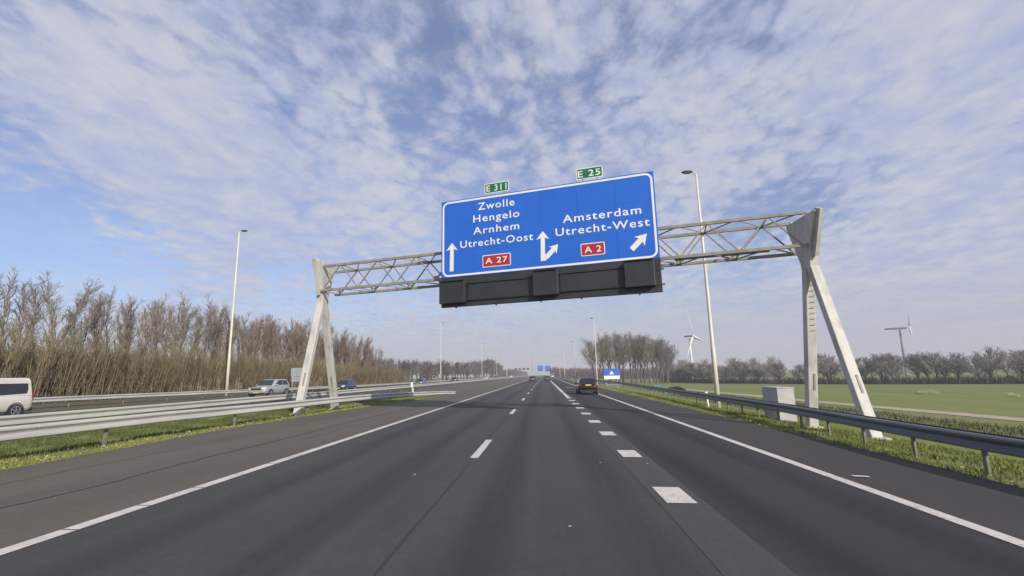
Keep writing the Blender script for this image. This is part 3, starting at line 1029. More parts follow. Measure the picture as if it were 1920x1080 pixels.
for i in range(np_):
    a, c, e = S0 + i * pitch, S0 + (i + 0.5) * pitch, S0 + (i + 1) * pitch
    for n_ in (NA, NB):
        lb.bar(gp(a, n_, ZB), gp(c, n_, ZT), 0.052, 0.052); lb.bar(gp(c, n_, ZT), gp(e, n_, ZB), 0.052, 0.052)
    lb.bar(gp(a, NA, ZT), gp(c, NB, ZT), 0.04, 0.04); lb.bar(gp(c, NB, ZT), gp(e, NA, ZT), 0.04, 0.04)
    lb.bar(gp(a, NB, ZB), gp(c, NA, ZB), 0.04, 0.04); lb.bar(gp(c, NA, ZB), gp(e, NB, ZB), 0.04, 0.04)
    lb.bar(gp(c, NA, ZT), gp(c, NB, ZT), 0.04, 0.04); lb.bar(gp(a, NA, ZB), gp(a, NB, ZB), 0.04, 0.04)
lb.build('lattice', M_TRUSS, gantry)
nb = MB()
for i in range(np_ + 1):
    for n_ in (NA, NB):
        nb.bar(gp(S0 + i * pitch - 0.16, n_, ZB + 0.09), gp(S0 + i * pitch + 0.16, n_, ZB + 0.09), 0.03, 0.2)
nb.build('gusset_plate', M_GANTRY, gantry)
tb = MB(); tb.bar(gp(5.6, 0.3, ZB + 0.10), gp(9.0, 0.3, ZB + 0.10), 0.34, 0.10)
tb.build('cable_tray', M_TRUSS, gantry)
# rungs on the far right leg
rb = MB()
a0 = Vector((9.9, 19.35, -0.42)); a1 = Vector((9.85, 18.1, 5.45))
for i in range(9):
    q = a0.lerp(a1, 0.62 + 0.035 * i)
    rb.bar(q + Vector((-0.02, -0.22, 0)), q + Vector((0.15, -0.22, 0)), 0.018, 0.018)
rb.build('rung', M_TRUSS, gantry)

# ------------------------------------------------------------------ direction sign on the gantry
W_S, V0, V1, V2 = 9.47, 4.86, 6.20, 9.80
board = thing('direction_sign', 'large blue motorway direction sign hung on the gantry above the lanes', 'road sign', (0, 0, 0), 0)
_c = Vector((0.09, 19.9 - 0.27 * 0.09, 0))
board.location = (_c.x * 0.985, _c.y * 0.985, 1.8235 * 0.015)
board.scale = (0.985, 0.985, 0.985)
board.rotation_euler = (0, 0, G_ANG)


def U(u): return u - W_S / 2


MB().box((0, 0.07, (V1 + V2) / 2), (W_S, 0.12, V2 - V1)).build('panel', M_BLUE, board, bevel=0.01)
YF = 0.008      # front face of the panel is at y = 0.01


def rounded(u0, u1, v0, v1, r, n=8):
    pts = []
    for cx, cy, a0 in ((u1 - r, v1 - r, 0), (u0 + r, v1 - r, 90), (u0 + r, v0 + r, 180), (u1 - r, v0 + r, 270)):
        for k in range(n + 1):
            a = R(a0 + 90 * k / n)
            pts.append((cx + r * math.cos(a), cy + r * math.sin(a)))
    return pts


def flat(poly, y, th=0.006):
    b = MB(); b.prism([(U(u), y, v) for u, v in poly], (0, -th, 0)); return b


def ringmesh(u0, u1, v0, v1, r, wd, y, th=0.006):
    o_ = rounded(u0, u1, v0, v1, r); i_ = rounded(u0 + wd, u1 - wd, v0 + wd, v1 - wd, max(r - wd, 0.005))
    n = len(o_); b = MB(); vs = []; fs = []
    for yy in (y, y - th):
        vs += [(U(u), yy, v) for u, v in o_] + [(U(u), yy, v) for u, v in i_]
    for k in range(n):
        k2 = (k + 1) % n
        fs += [(2 * n + k, 2 * n + k2, 3 * n + k2, 3 * n + k), (k, n + k, n + k2, k2), (k, k2, 2 * n + k2, 2 * n + k), (n + k, 3 * n + k, 3 * n + k2, n + k2)]
    b.add(vs, fs)
    return b


jb = MB()
for u in (1.58, 3.16, 4.73, 6.31, 7.89): jb.box((U(u), 0.0085, (V1 + V2) / 2), (0.022, 0.004, V2 - V1 - 0.02))
for v in (7.4, 8.6): jb.box((0, 0.0095, v), (W_S - 0.02, 0.003, 0.014))
jb.build('panel_seam', M_SEAM, board)
ringmesh(0.06, W_S - 0.06, V1 + 0.03, V2 - 0.05, 0.30, 0.085, YF).build('border', M_WHITE, board)


def text_mesh(body, u0, u1, v0, cap, y, material, parent, bold=0.012, space=1.15, name='lettering', ux=None, th=0.006):
    cu = bpy.data.curves.new('lettering_curve', 'FONT')
    cu.body = body
    cu.offset = bold
    cu.space_character = space
    cu.extrude = 0.0
    cu.resolution_u = 4
    tmp = bpy.data.objects.new('lettering_tmp', cu)
    COL.objects.link(tmp)
    cu2 = bpy.data.curves.new('cap_curve', 'FONT'); cu2.body = 'H'; cu2.offset = bold
    tmp2 = bpy.data.objects.new('cap_tmp', cu2); COL.objects.link(tmp2)
    dg = bpy.context.evaluated_depsgraph_get()
    me = bpy.data.meshes.new_from_object(tmp.evaluated_get(dg))
    me2 = bpy.data.meshes.new_from_object(tmp2.evaluated_get(dg))
    bpy.data.objects.remove(tmp); bpy.data.objects.remove(tmp2)
    ch = max(v.co.y for v in me2.vertices) - min(v.co.y for v in me2.vertices)
    yb = min(v.co.y for v in me2.vertices)
    xs_ = [v.co.x for v in me.vertices]
    x0, x1 = min(xs_), max(xs_)
    f = ux or (lambda u: u)
    for v in me.vertices:
        u = u0 + (v.co.x - x0) / (x1 - x0) * (u1 - u0)
        z = v0 + (v.co.y - yb) / ch * cap
        v.co = (f(u), y - th, z)
    me.materials.clear(); me.materials.append(material)
    me.name = name
    o = bpy.data.objects.new(name, me)
    COL.objects.link(o); o.parent = parent
    bpy.data.meshes.remove(me2)
    return o


for body, u0, u1, v, cap in [('Zwolle', 1.83, 3.56, 9.165, 0.335), ('Hengelo', 1.59, 3.77, 8.612, 0.335), ('Arnhem', 1.585, 3.75, 8.06, 0.325),
                             ('Utrecht-Oost', 0.945, 4.36, 7.50, 0.325), ('Amsterdam', 5.68, 8.89, 8.08, 0.335), ('Utrecht-West', 5.35, 9.18, 7.54, 0.335)]:
    text_mesh(body, u0, u1, v, cap, YF, M_WHITE, board, ux=U)


def arrow_poly(u0, v0, u1, v1, sw, hw, hl):
    """straight arrow polygon from tail to tip"""
    a = Vector((u0, v0)); b_ = Vector((u1, v1)); d = (b_ - a).normalized(); n = Vector((-d.y, d.x))
    h = b_ - d * hl; hn = b_ - d * (hl * 0.82)
    pts = [a - n * sw / 2, hn - n * sw / 2, h - n * hw / 2, b_, h + n * hw / 2, hn + n * sw / 2, a + n * sw / 2]
    return [(p.x, p.y) for p in pts]


flat(arrow_poly(0.515, 6.47, 0.54, 7.79, 0.185, 0.57, 0.36), YF).build('arrow', M_WHITE, board)
flat(arrow_poly(8.41, 6.64, 9.04, 7.225, 0.215, 0.56, 0.42), YF).build('arrow', M_WHITE, board)
ab = flat(arrow_poly(4.76, 6.54, 4.79, 7.84, 0.185, 0.58, 0.37), YF)
# branch to the right with a notched joint
a_ = arrow_poly(4.90, 6.66, 5.44, 7.19, 0.20, 0.46, 0.34)
s2_ = flat(a_, YF); ab.add(s2_.v, s2_.f)
s2_ = flat([(4.668, 6.538), (4.88, 6.538), (5.02, 6.72), (4.86, 6.86), (4.85, 6.60)], YF - 0.0015); ab.add(s2_.v, s2_.f)
ab.build('arrow', M_WHITE, board)


def route(body, u0, u1, v0, v1, m_, tu0, tu1, tv, tcap, y):
    pl = flat(rounded(u0, u1, v0, v1, 0.05, 4), y, 0.008).build('route_plate', M_WHITE, board)
    pl2 = flat(rounded(u0 + 0.035, u1 - 0.035, v0 + 0.035, v1 - 0.035, 0.03, 4), y - 0.009, 0.004).build('plate_face', m_, pl)
    text_mesh(body, tu0, tu1, tv, tcap, y - 0.014, M_WHITE, pl, ux=U)


route('A 27', 2.02, 3.33, 6.50, 7.05, M_RED, 2.16, 3.18, 6.655, 0.26, YF)
route('A 2', 6.38, 7.37, 6.56, 7.09, M_RED, 6.54, 7.22, 6.69, 0.26, YF)
route('E 311', 2.15, 3.31, 9.895, 10.365, M_GREEN, 2.245, 3.20, 9.985, 0.28, 0.04)
route('E 25', 6.35, 7.455, 9.90, 10.385, M_GREEN, 6.41, 7.36, 9.99, 0.28, 0.04)
pb = MB()
for u in (2.4, 3.05, 6.6, 7.2): pb.box((U(u), 0.085, 10.0), (0.05, 0.05, 0.62))
pb.build('plate_post', M_SIGNGREY, board)

# matrix signal housing under the blue panel
hs = MB().box((0, 0.085, (V0 + V1) / 2 - 0.004), (W_S, 0.15, V1 - V0 - 0.008)).build('signal_board', M_SIGNBLACK, board, bevel=0.01)
for u0, u1, v0, v1 in ((0.03, 1.26, 4.99, 6.0), (4.36, 5.42, 5.03, 6.10), (8.09, 9.24, 5.08, 6.15)):
    MB().box((U((u0 + u1) / 2), -0.13, (v0 + v1) / 2), (u1 - u0, 0.275, v1 - v0)).build('lane_signal', M_SIGNBLACK, hs, bevel=0.03)
    eb = MB(); eb.box((U((u0 + u1) / 2), -0.30, v1 - 0.02), (u1 - u0 - 0.04, 0.10, 0.03))
    eb.build('signal_hood', M_SIGNBLACK, hs)
for u0, u1, v0, v1 in ((1.30, 4.33, 5.11, 5.86), (5.46, 8.06, 5.16, 5.92)):
    eb = MB()
    eb.box((U((u0 + u1) / 2), -0.03, v1), (u1 - u0, 0.09, 0.035)); eb.box((U((u0 + u1) / 2), -0.03, v0), (u1 - u0, 0.09, 0.035))
    eb.box((U((u0 + u1) / 2), -0.005, (v0 + v1) / 2), (u1 - u0 - 0.02, 0.035, v1 - v0 - 0.06))
    eb.build('signal_panel', M_SIGNBLACK, hs)
kb = MB()
for v in (5.15, 5.75):
    kb.box((U(W_S - 0.02), 0.01, v), (0.26, 0.05, 0.05)); kb.box((U(0.02), 0.01, v), (0.12, 0.05, 0.05))
for u in (0.7, 2.6, 4.6, 6.3, 8.6): kb.box((U(u), 0.085, V0 - 0.03), (0.06, 0.08, 0.05))
kb.build('bracket', M_SIGNBLACK, hs)
kb = MB()
for u in (0.6, 2.3, 4.0, 5.6, 7.2, 8.8): kb.box((U(u), 0.21, 7.3), (0.10, 0.12, 4.7))
for v in (5.2, 7.45, 9.3): kb.box((0, 0.16, v), (W_S - 0.3, 0.03, 0.12))
kb.build('rear_frame', M_SIGNGREY, board)


# ------------------------------------------------------------------ lamp posts
def lamp(label, x, y, H, head_dir, group='tall motorway lamp posts'):
    z = ground_z(x, y)
    root = thing('lamp_post', label, 'lamp post', (x, y, z), head_dir, group)
    return root, H


def lamp_mesh(H):
    root = thing('lamp_post', 'tall pale lamp post', 'lamp post', (0, 0, 0), 0, 'tall motorway lamp posts')
    b = MB()
    b.tube([(0, 0, -0.2), (0, 0, H * 0.24), (0, 0, H * 0.25), (0, 0, H * 0.6), (0, 0, H - 0.05)], [0.15, 0.13, 0.105, 0.085, 0.055], 14)
    b.build('pole', M_POLE, root, smooth=True)
    b = MB(); b.tube([(0, 0, H - 0.1), (-0.05, 0, H + 0.02), (-0.28, 0, H + 0.06)], [0.05, 0.045, 0.035], 8)
    b.build('arm', M_POLE, root, smooth=True)
    b = MB(); rings = []
    for t, wd, hh in [(0.0, 0.06, 0.05), (0.08, 0.13, 0.09), (0.3, 0.17, 0.12), (0.6, 0.17, 0.12), (0.85, 0.13, 0.09), (1.0, 0.05, 0.04)]:
        xx = -0.22 - 0.68 * t
        rings.append([(xx, wd * math.cos(R(a)), H + 0.07 + hh * (math.sin(R(a)) * (0.9 if math.sin(R(a)) > 0 else 0.55))) for a in range(0, 360, 30)])
    b.loft(rings)
    hd = b.build('luminaire', M_LAMP, root, smooth=True)
    b = MB(); b.box((-0.56, 0, H + 0.005), (0.42, 0.22, 0.02)); b.build('lens', M_LENS, hd)
    return reg(root)


proto_r = lamp_mesh(14.7)
proto_l = lamp_mesh(17.0)
PR, PL = Pool([proto_r]), Pool([proto_l])
for x, y, s, lab in [(10.15, 29.9, 1.0, 'tall lamp post right of the big sign, nearest on the right verge'),
                     (11.9, 112, 1.02, 'lamp post before the clump of trees, just left of the blue and white sign'),
                     (11.6, 184, 0.98, 'thin distant lamp post on the right, second beyond the black car'),
                     (10.9, 262, 1.0, 'very thin far lamp post on the right near the horizon'),
                     (10.9, 340, 1.0, 'faintest far lamp post on the right beside the vanishing point')]:
    PR.put(0, (x, y, ground_z(x, y)), 0.0, s, lab)
for x, y, s, lab in [(-31.2, 46.6, 0.985, 'tall pale lamp post in front of the left wood behind the silver car'),
                     (-30.6, 144, 1.04, 'lamp post left of centre below the big sign beyond the dark cars'),
                     (-30.2, 238, 1.02, 'thin far lamp post on the left in front of the last round trees'),
                     (-30.0, 312, 1.0, 'thinner far lamp post on the left, right of the round tree'),
                     (-30.0, 392, 1.0, 'faintest far lamp post on the left at the end of the tree band')]:
    PL.put(0, (x, y, ground_z(x, y)), math.pi, s, lab)

# ------------------------------------------------------------------ roadside furniture
cab = thing('roadside_cabinet', 'pale grey metal equipment cabinet behind the right crash barrier by the gantry leg', 'cabinet', (10.45, 22.95, -0.52), 0)
MB().box((0, 0, 0.80), (0.72, 1.46, 1.46)).build('body', M_CABF, cab, bevel=0.015)
MB().box((0, 0, 0.03), (0.80, 1.54, 0.10)).build('base', M_CONC, cab, bevel=0.01)
MB().box((0, 0, 1.545), (0.78, 1.52, 0.03)).build('roof', M_CABF, cab, bevel=0.008)
db = MB()
db.box((-0.365, -0.36, 0.80), (0.012, 0.68, 1.34)); db.box((-0.365, 0.36, 0.80), (0.012, 0.68, 1.34))
d1 = db.build('door', M_CABF, cab)
MB().box((-0.378, -0.06, 0.85), (0.02, 0.025, 0.16)).build('handle', M_TRIM, d1)

hm = thing('marker_post', 'small white kilometre marker post leaning behind the right crash barrier', 'marker post', (10.05, 31.3, ground_z(10.05, 31.3)), 0)
hb = MB(); hb.bar((0, 0, -0.1), (-0.06, 0, 0.70), 0.09, 0.05, up=(0, 1, 0)); hb.build('post', M_WHITE, hm)
hb = MB(); hb.box((-0.07, 0, 0.80), (0.17, 0.025, 0.22)); hb.build('plate', M_WHITE, hm)
hm2 = thing('marker_post', 'white kilometre marker post standing at the left median barrier past the gantry', 'marker post', (-12.6, 46.6, ground_z(-12.6, 46.6)), 0)
hb = MB(); hb.bar((0, 0, -0.05), (0, 0, 0.62), 0.12, 0.06, up=(0, 1, 0)); hb.build('post', M_WHITE, hm2)
hb = MB(); hb.box((-0.10, 0, 0.90), (0.20, 0.04, 0.5)); hb.build('plate', M_WHITE, hm2)

# blue information sign ahead on the right
sg = thing('information_sign', 'blue and white road sign with a white triangle in front of the tree clump', 'road sign', (16.3, 120, ground_z(16.3, 120)), 0)
zo = -ground_z(16.3, 120)
MB().box((0, 0.05, zo + 2.03), (3.75, 0.08, 1.62)).build('blue_panel', M_BLUE, sg)
MB().box((0, 0.05, zo + 0.80), (3.75, 0.08, 0.82)).build('white_panel', M_WHITE, sg)
b = MB(); b.prism([(-0.72, 0.005, zo + 1.45), (0.72, 0.005, zo + 1.45), (0.0, 0.005, zo + 2.55)], (0, -0.02, 0)); tr_ = b.build('triangle_rim', M_RED, sg)
b = MB(); b.prism([(-0.56, -0.02, zo + 1.53), (0.56, -0.02, zo + 1.53), (0.0, -0.02, zo + 2.42)], (0, -0.015, 0)); b.build('triangle', M_WHITE, tr_)
for x in (-1.3, 1.3):
    b = MB(); b.bar((x, 0.14, -0.3), (x, 0.14, zo + 2.8), 0.12, 0.12); b.build('post', M_SIGNGREY, sg)

# back of a sign beside the left wood
z0 = ground_z(-31.7, 60)
sb = thing('road_sign', 'grey back of a two part road sign standing behind the silver car', 'road sign', (-31.0, 60, z0), 0)
MB().box((0, 0, 3.30 - z0 - 0.45), (1.75, 0.05, 1.05)).build('upper_panel', M_SIGNGREY, sb)
MB().box((0, 0, 3.30 - z0 - 1.32), (1.55, 0.05, 0.62)).build('lower_panel', M_SIGNGREY, sb)
for x in (-0.6, 0.6):
    b = MB(); b.tube([(x, -0.06, -0.2), (x, -0.06, 3.2 - z0)], [0.05, 0.05], 8); b.build('post', M_SIGNGREY, sb)

# teal tub and small bush beyond the right barrier
tb_ = thing('field_tub', 'small teal green tub lying in the grass beyond the right barrier', 'tub', (21.9, 98.5, ground_z(21.9, 98.5)), 0.2)
b = MB(); b.loft([rounded(4.735 - 0.6, 4.735 + 0.6, -0.35, 0.35, 0.15, 3), rounded(4.735 - 0.75, 4.735 + 0.75, -0.45, 0.45, 0.2, 3)] and [[(U(u), v, z) for u, v in rounded(4.735 - s, 4.735 + s, -s * 0.6, s * 0.6, 0.15, 3)] for s, z in ((0.55, 0.0), (0.66, 0.62), (0.72, 0.62), (0.72, 0.70), (0.60, 0.70), (0.52, 0.35))])
b.build('tub', M_TEAL, tb_)


def bush_mesh(name, label, cat, group, seed, h, rad, n, m_, bl=0.05):
    r = random.Random(seed); sp = []
    b = MB()
    for i in range(n):
        a = r.uniform(0, 6.283); u = r.random() ** 0.5
        x, y = math.cos(a) * u * rad, math.sin(a) * u * rad
        top = h * (1 - 0.7 * u * u) * r.uniform(0.6, 1.0)
        c = Vector((x, y, r.uniform(0.05, 1.0) * top)); d = Vector((r.gauss(0, 1), r.gauss(0, 1), r.gauss(0.4, 1))).normalized()
        e = d.orthogonal().normalized() * bl
        b.add([c - e, c + d * bl * 3, c + e], [(0, 1, 2)])
    o = b.build(name, m_, fix=False)
    return tag(o, label, cat, group)


o = bush_mesh('low_bush', 'low dark bush in the rough grass beyond the right barrier', 'bush', None, 5, 0.9, 1.7, 1500, M_BUSH, 0.07); o.location = (22.8, 88, ground_z(22.8, 88))
o = bush_mesh('grass_tuft', 'larger pale grass tuft out in the green field', 'grass tuft', None, 6, 0.75, 1.0, 700, M_PALE, 0.06); o.location = (67.3, 91.7, -3.0); o.scale = (1.9, 1.0, 1.0)
o = bush_mesh('grass_tuft', 'small pale grass tuft near the right end of the green field', 'grass tuft', None, 7, 0.5, 0.7, 500, M_PALE, 0.06); o.location = (70.4, 79.6, -3.0); o.scale = (1.3, 1.0, 1.0)

# small house among the trees on the left
hz_ = ground_z(-47, 190)
ho = thing('farmhouse', 'small pale roofed house half hidden among the trees left of centre', 'house', (-46.5, 196, hz_), 0.35)
MB().box((0, 0, 1.3), (7, 6, 2.8)).build('wall', M_BRICK, ho)
b = MB(); b.prism([(-3.9, -3.4, 2.6), (3.9, -3.4, 2.6), (0, -3.4, 5.4)], (0, 6.8, 0)); b.build('roof', M_ROOF, ho)
for x in (-1.8, 1.6):
    wf = MB().box((x, -3.03, 1.5), (1.2, 0.08, 1.1)).build('window', M_WHITE, ho)
    MB().box((x, -3.085, 1.5), (1.0, 0.03, 0.9)).build('pane', M_GLASS, wf)

# scraps on the road surface
sc_mesh = MB().prism([(-0.035, -0.03, 0), (0.03, -0.035, 0), (0.042, 0.02, 0), (-0.01, 0.04, 0)], (0, 0, 0.012)).build('paper_scrap', M_CONC)
first = True
for x, y, s, lab in [(-2.44, 9.24, 0.6, 'tiny pale scrap on the left lane beside the lane dash'), (0.25, 6.3, 0.5, 'tiny pale scrap on the middle lane, closest to the camera'),
                     (1.11, 10.66, 0.5, 'tiny pale scrap left of the worn strip with block markings'), (2.06, 10.6, 0.5, 'tiny pale scrap on the worn strip past the nearest block')]:
    o = sc_mesh if first else sc_mesh.copy()
    if not first: COL.objects.link(o)
    first = False
    o.location = (x, y, road_z(x) + 0.014); o.scale = (s, s, s); o.rotation_euler = (0, 0, x * 7)
    tag(o, lab, 'litter', 'pale scraps on the road')


# ------------------------------------------------------------------ wind turbines
def turbine(label, x, y, hub, blade, yaw, phase, nac=0.1, thick=1.0, m_tower=None):
    z = ground_z(x, y)
    root = thing('wind_turbine', label, 'wind turbine', (x, y, z), yaw, 'wind turbines beyond the field')
    b = MB(); b.tube([(0, 0, -0.5), (0, 0, 1.0), (0, 0, hub * 0.5), (0, 0, hub - 0.3)], [1.05 * thick, 0.9 * thick, 0.72 * thick, 0.5 * thick], 20)
    b.build('tower', m_tower or M_TURB, root, smooth=True)
    # nacelle along local y; rotor at -y end
    b = MB(); rings = []
    L = hub * nac
    for t, s in ((-0.75, 0.6), (-0.6, 0.95), (0.4, 1.0), (1.35, 0.85), (1.5, 0.6)):
        rings.append([(s * 0.62 * thick * math.copysign(abs(math.cos(a)) ** 0.5, math.cos(a)), t * L * 0.9, hub + s * 0.62 * thick * math.copysign(abs(math.sin(a)) ** 0.5, math.sin(a))) for a in [R(15 + 30 * k) for k in range(12)]])
    b.loft(rings); b.build('nacelle', M_TURB_D, root, smooth=False)
    hubc = Vector((0, -0.95 * L * 0.9, hub))
    b = MB(); b.tube([hubc + Vector((0, -0.8, 0)), hubc + Vector((0, -0.55, 0)), hubc + Vector((0, 0.3, 0))], [0.12, 0.5, 0.6], 12)
    rt = b.build('rotor_hub', M_TURB, root, smooth=True)
    for k in range(3):
        a = phase + k * 2 * math.pi / 3
        d = Vector((math.sin(a), 0, math.cos(a))); s = Vector((math.cos(a), 0, -math.sin(a)))
        b = MB(); rings = []
        for t, ch, tw in ((0.0, 0.35, 1.0), (0.05, 0.4, 0.9), (0.16, 1.05, 0.45), (0.4, 0.78, 0.25), (0.75, 0.48, 0.12), (0.97, 0.24, 0.05), (1.0, 0.08, 0.02)):
            c = hubc + Vector((0, -0.35, 0)) + d * (t * blade)
            ch *= 1.5
            cd = (s * math.cos(tw) + Vector((0, 1, 0)) * math.sin(tw))
            nn = cd.cross(d)
            rings.append([c - cd * ch * 0.35, c + nn * ch * 0.12 , c + cd * ch * 0.65, c - nn * ch * 0.12])
        b.loft(rings); b.build('blade', M_TURB, rt, smooth=True)
    return root


turbine('white wind turbine beside the clump of trees, three blades visible', 75.6, 256, 22.7, 14.5, R(50), R(-20), 0.09, 0.8)
turbine('wind turbine with dark nacelle seen nearly side on behind the tree row', 184, 262, 24.2, 9.6, R(57), R(-8), 0.19, 0.85, M_TURB_D)


# ------------------------------------------------------------------ vehicles
def lathe_x(b, prof, c, n=20):
    """prof: list of (x offset, radius) revolved about the x axis through c"""
    rings = []
    for xo, r in prof:
        rings.append([(c[0] + xo, c[1] + r * math.cos(2 * math.pi * k / n), c[2] + r * math.sin(2 * math.pi * k / n)) for k in range(n)])
    b.loft(rings)


def car(name, label, loc, rz, S, group=None):
    root = thing(name, label, S.get('cat', 'car'), loc, rz, group)
    L, Wd, H = S['L'], S['W'], S['H']
    P = S['paint']
    hw = Wd / 2
    zs = S.get('sill', 0.26)
    # lower body: stations from rear (-L/2) to front (+L/2)
    b = MB(); rings = []
    for t, zt, wf, zl in S['stations']:
        y = -L / 2 + t * L
        x = hw * wf
        rings.append([(-x * 0.86, y, zl), (-x * 0.97, y, zl + 0.08), (-x, y, zl + (zt - zl) * 0.45), (-x * 0.985, y, zl + (zt - zl) * 0.8), (-x * 0.93, y, zt - 0.03), (-x * 0.80, y, zt),
                      (x * 0.80, y, zt), (x * 0.93, y, zt - 0.03), (x * 0.985, y, zl + (zt - zl) * 0.8), (x, y, zl + (zt - zl) * 0.45), (x * 0.97, y, zl + 0.08), (x * 0.86, y, zl)])
    b.loft(rings)
    body = b.build('body', P, root, smooth=True)
    for pnt in body.data.polygons:
        pnt.use_smooth = True
    sp = body.modifiers.new('sub', 'SUBSURF'); sp.levels = 1; sp.render_levels = 1
    # greenhouse
    yA, yB, yC, yD = S['green']          # front base, front roof, rear roof, rear base
    zb, zr = S['belt'], H
    wb, wr = hw * 0.93, hw * S.get('roofw', 0.74)

    def gy(t): return yA + (yB - yA) * t, yD + (yC - yD) * t
    def gx(t): return wb + (wr - wb) * t
    b = MB(); rings = []
    for t, sh in ((-0.08, 0), (0.0, 0), (0.86, 0), (0.96, 0.03), (1.0, 0.12)):
        f_, r_ = gy(min(t, 0.97)); x = gx(min(t, 0.97)) - sh; z = zb + (zr - zb) * t
        f_ -= sh * 1.6; r_ += sh * 1.6
        c = 0.10
        rings.append([(-x, r_ + c, z), (-x + c, r_, z), (x - c, r_, z), (x, r_ + c, z), (x, f_ - c * 2.2, z), (x - c * 1.2, f_ - 0.02, z), (0, f_ + 0.05, z), (-x + c * 1.2, f_ - 0.02, z), (-x, f_ - c * 2.2, z)])
    b.loft(rings)
    b.build('cabin', P, root, smooth=False, bevel=0.012)
    # side windows as slightly proud dark panes
    for s in (-1, 1):
        for poly in S['side_windows']:
            b = MB()
            pts = []
            for (fy, ft) in poly:
                f_, r_ = gy(ft); y = r_ + (f_ - r_) * fy
                pts.append(Vector((s * (gx(ft) + 0.004), y, zb + (zr - zb) * ft)))
            b.prism(pts, (s * 0.008, 0, 0)); b.build('side_window', M_GLASS, root)
    # windscreen and rear window
    for nm, idx, sg_ in (('windscreen', 0, 1), ('rear_window', 1, -1)):
        if nm == 'rear_window' and S.get('no_rear'): continue
        b = MB(); pts = []
        t0, t1 = S.get('fw', (0.10, 0.88)) if idx == 0 else S.get('rw', (0.12, 0.86))
        for t, sx_ in ((t0, -1), (t0, 1), (t1, 1), (t1, -1)):
            y = gy(t)[idx] + sg_ * (0.012 if idx else 0.055); pts.append(Vector((sx_ * (gx(t) - 0.15), y, zb + (zr - zb) * t)))
        b.prism(pts, (0, sg_ * 0.01, 0)); b.build(nm, M_GLASS, root)
    # wheels
    R_w = S.get('wheel', 0.33)
    for yy in S['axles']:
        for s in (-1, 1):
            ab_ = MB(); xo = s * (hw - 0.02)
            lathe_x(ab_, [(-0.10 * s, R_w + 0.05), (0.018 * s, R_w + 0.05), (0.020 * s, R_w + 0.01), (-0.1 * s, R_w + 0.01)], (xo, yy, R_w + 0.01), 24)
            ab_.build('wheel_arch', S.get('arch', M_TRIM), root)
            tb2 = MB(); lathe_x(tb2, [(-0.20 * s, R_w * 0.9), (-0.18 * s, R_w), (0.0, R_w), (0.028 * s, R_w * 0.94), (0.030 * s, R_w * 0.70)], (xo, yy, R_w), 22)
            ty = tb2.build('wheel', M_TYRE, root, smooth=False)
            rb2 = MB(); lathe_x(rb2, [(0.0, R_w * 0.68), (0.034 * s, R_w * 0.68), (0.036 * s, R_w * 0.58), (0.012 * s, R_w * 0.55), (0.012 * s, 0.02)], (xo, yy, R_w), 22)
            for k in range(5):
                a = 2 * math.pi * k / 5 + 0.3
                rb2.bar((xo + 0.024 * s, yy, R_w), (xo + 0.024 * s, yy + math.cos(a) * R_w * 0.6, R_w + math.sin(a) * R_w * 0.6), 0.03, 0.07, up=(1, 0, 0))
            rb2.build('rim', M_RIM, ty)
    yF, yR = L / 2, -L / 2
    zf = S.get('lamp_z', 0.68)
    for s in (-1, 1):
        b = MB(); b.prism([(s * hw * 0.50, yF - 0.03, zf - 0.07), (s * hw * 0.86, yF - 0.16, zf - 0.05), (s * hw * 0.93, yF - 0.36, zf + 0.09), (s * hw * 0.56, yF - 0.09, zf + 0.06)], (0, 0.07, 0.02)); b.build('headlight', M_HEAD, root)
        b = MB(); tz = S.get('tail_z', (0.72, 0.98))
        b.prism([(s * hw * 0.62, yR - 0.012, tz[0]), (s * hw * 0.945, yR + 0.05, tz[0]), (s * hw * 0.935, yR + 0.08, tz[1]), (s * hw * 0.70, yR + 0.01, tz[1])], (0, 0.05, 0)); b.build('tail_light', M_TAIL, root)
        b = MB(); b.loft([[(s * (hw * 0.90 + dx), yA - 0.48 + dy * m_, zb + 0.08 + dz_ * m_) for dy, dz_ in ((-0.05, -0.06), (0.06, -0.05), (0.05, 0.06), (-0.05, 0.07))] for dx, m_ in ((0.0, 0.7), (0.10, 1.0), (0.2, 0.9), (0.23, 0.6))]); b.build('mirror', P, root)
    b = MB(); b.box((0, yR - 0.012, S.get('plate_z', 0.80)), (0.52, 0.02, 0.12)); b.build('number_plate', M_PLATE, root)
    b = MB(); b.box((0, yF + 0.004, 0.46), (0.52, 0.02, 0.11)); b.build('number_plate', M_PLATE, root)
    MB().box((0, yR + 0.06, zs + 0.10), (Wd * 0.86, 0.20, 0.18)).build('bumper', M_TRIM, root, bevel=0.03); MB().box((0, yF - 0.08, zs + 0.06), (Wd * 0.80, 0.20, 0.16)).build('bumper', M_TRIM, root, bevel=0.03)
    b = MB(); b.box((0, yF - 0.012, zf - 0.04), (Wd * 0.52, 0.04, 0.17)); b.box((0, yF - 0.03, 0.36), (Wd * 0.56, 0.06, 0.12)); b.build('grille', M_TRIM, root, bevel=0.01)
    return root


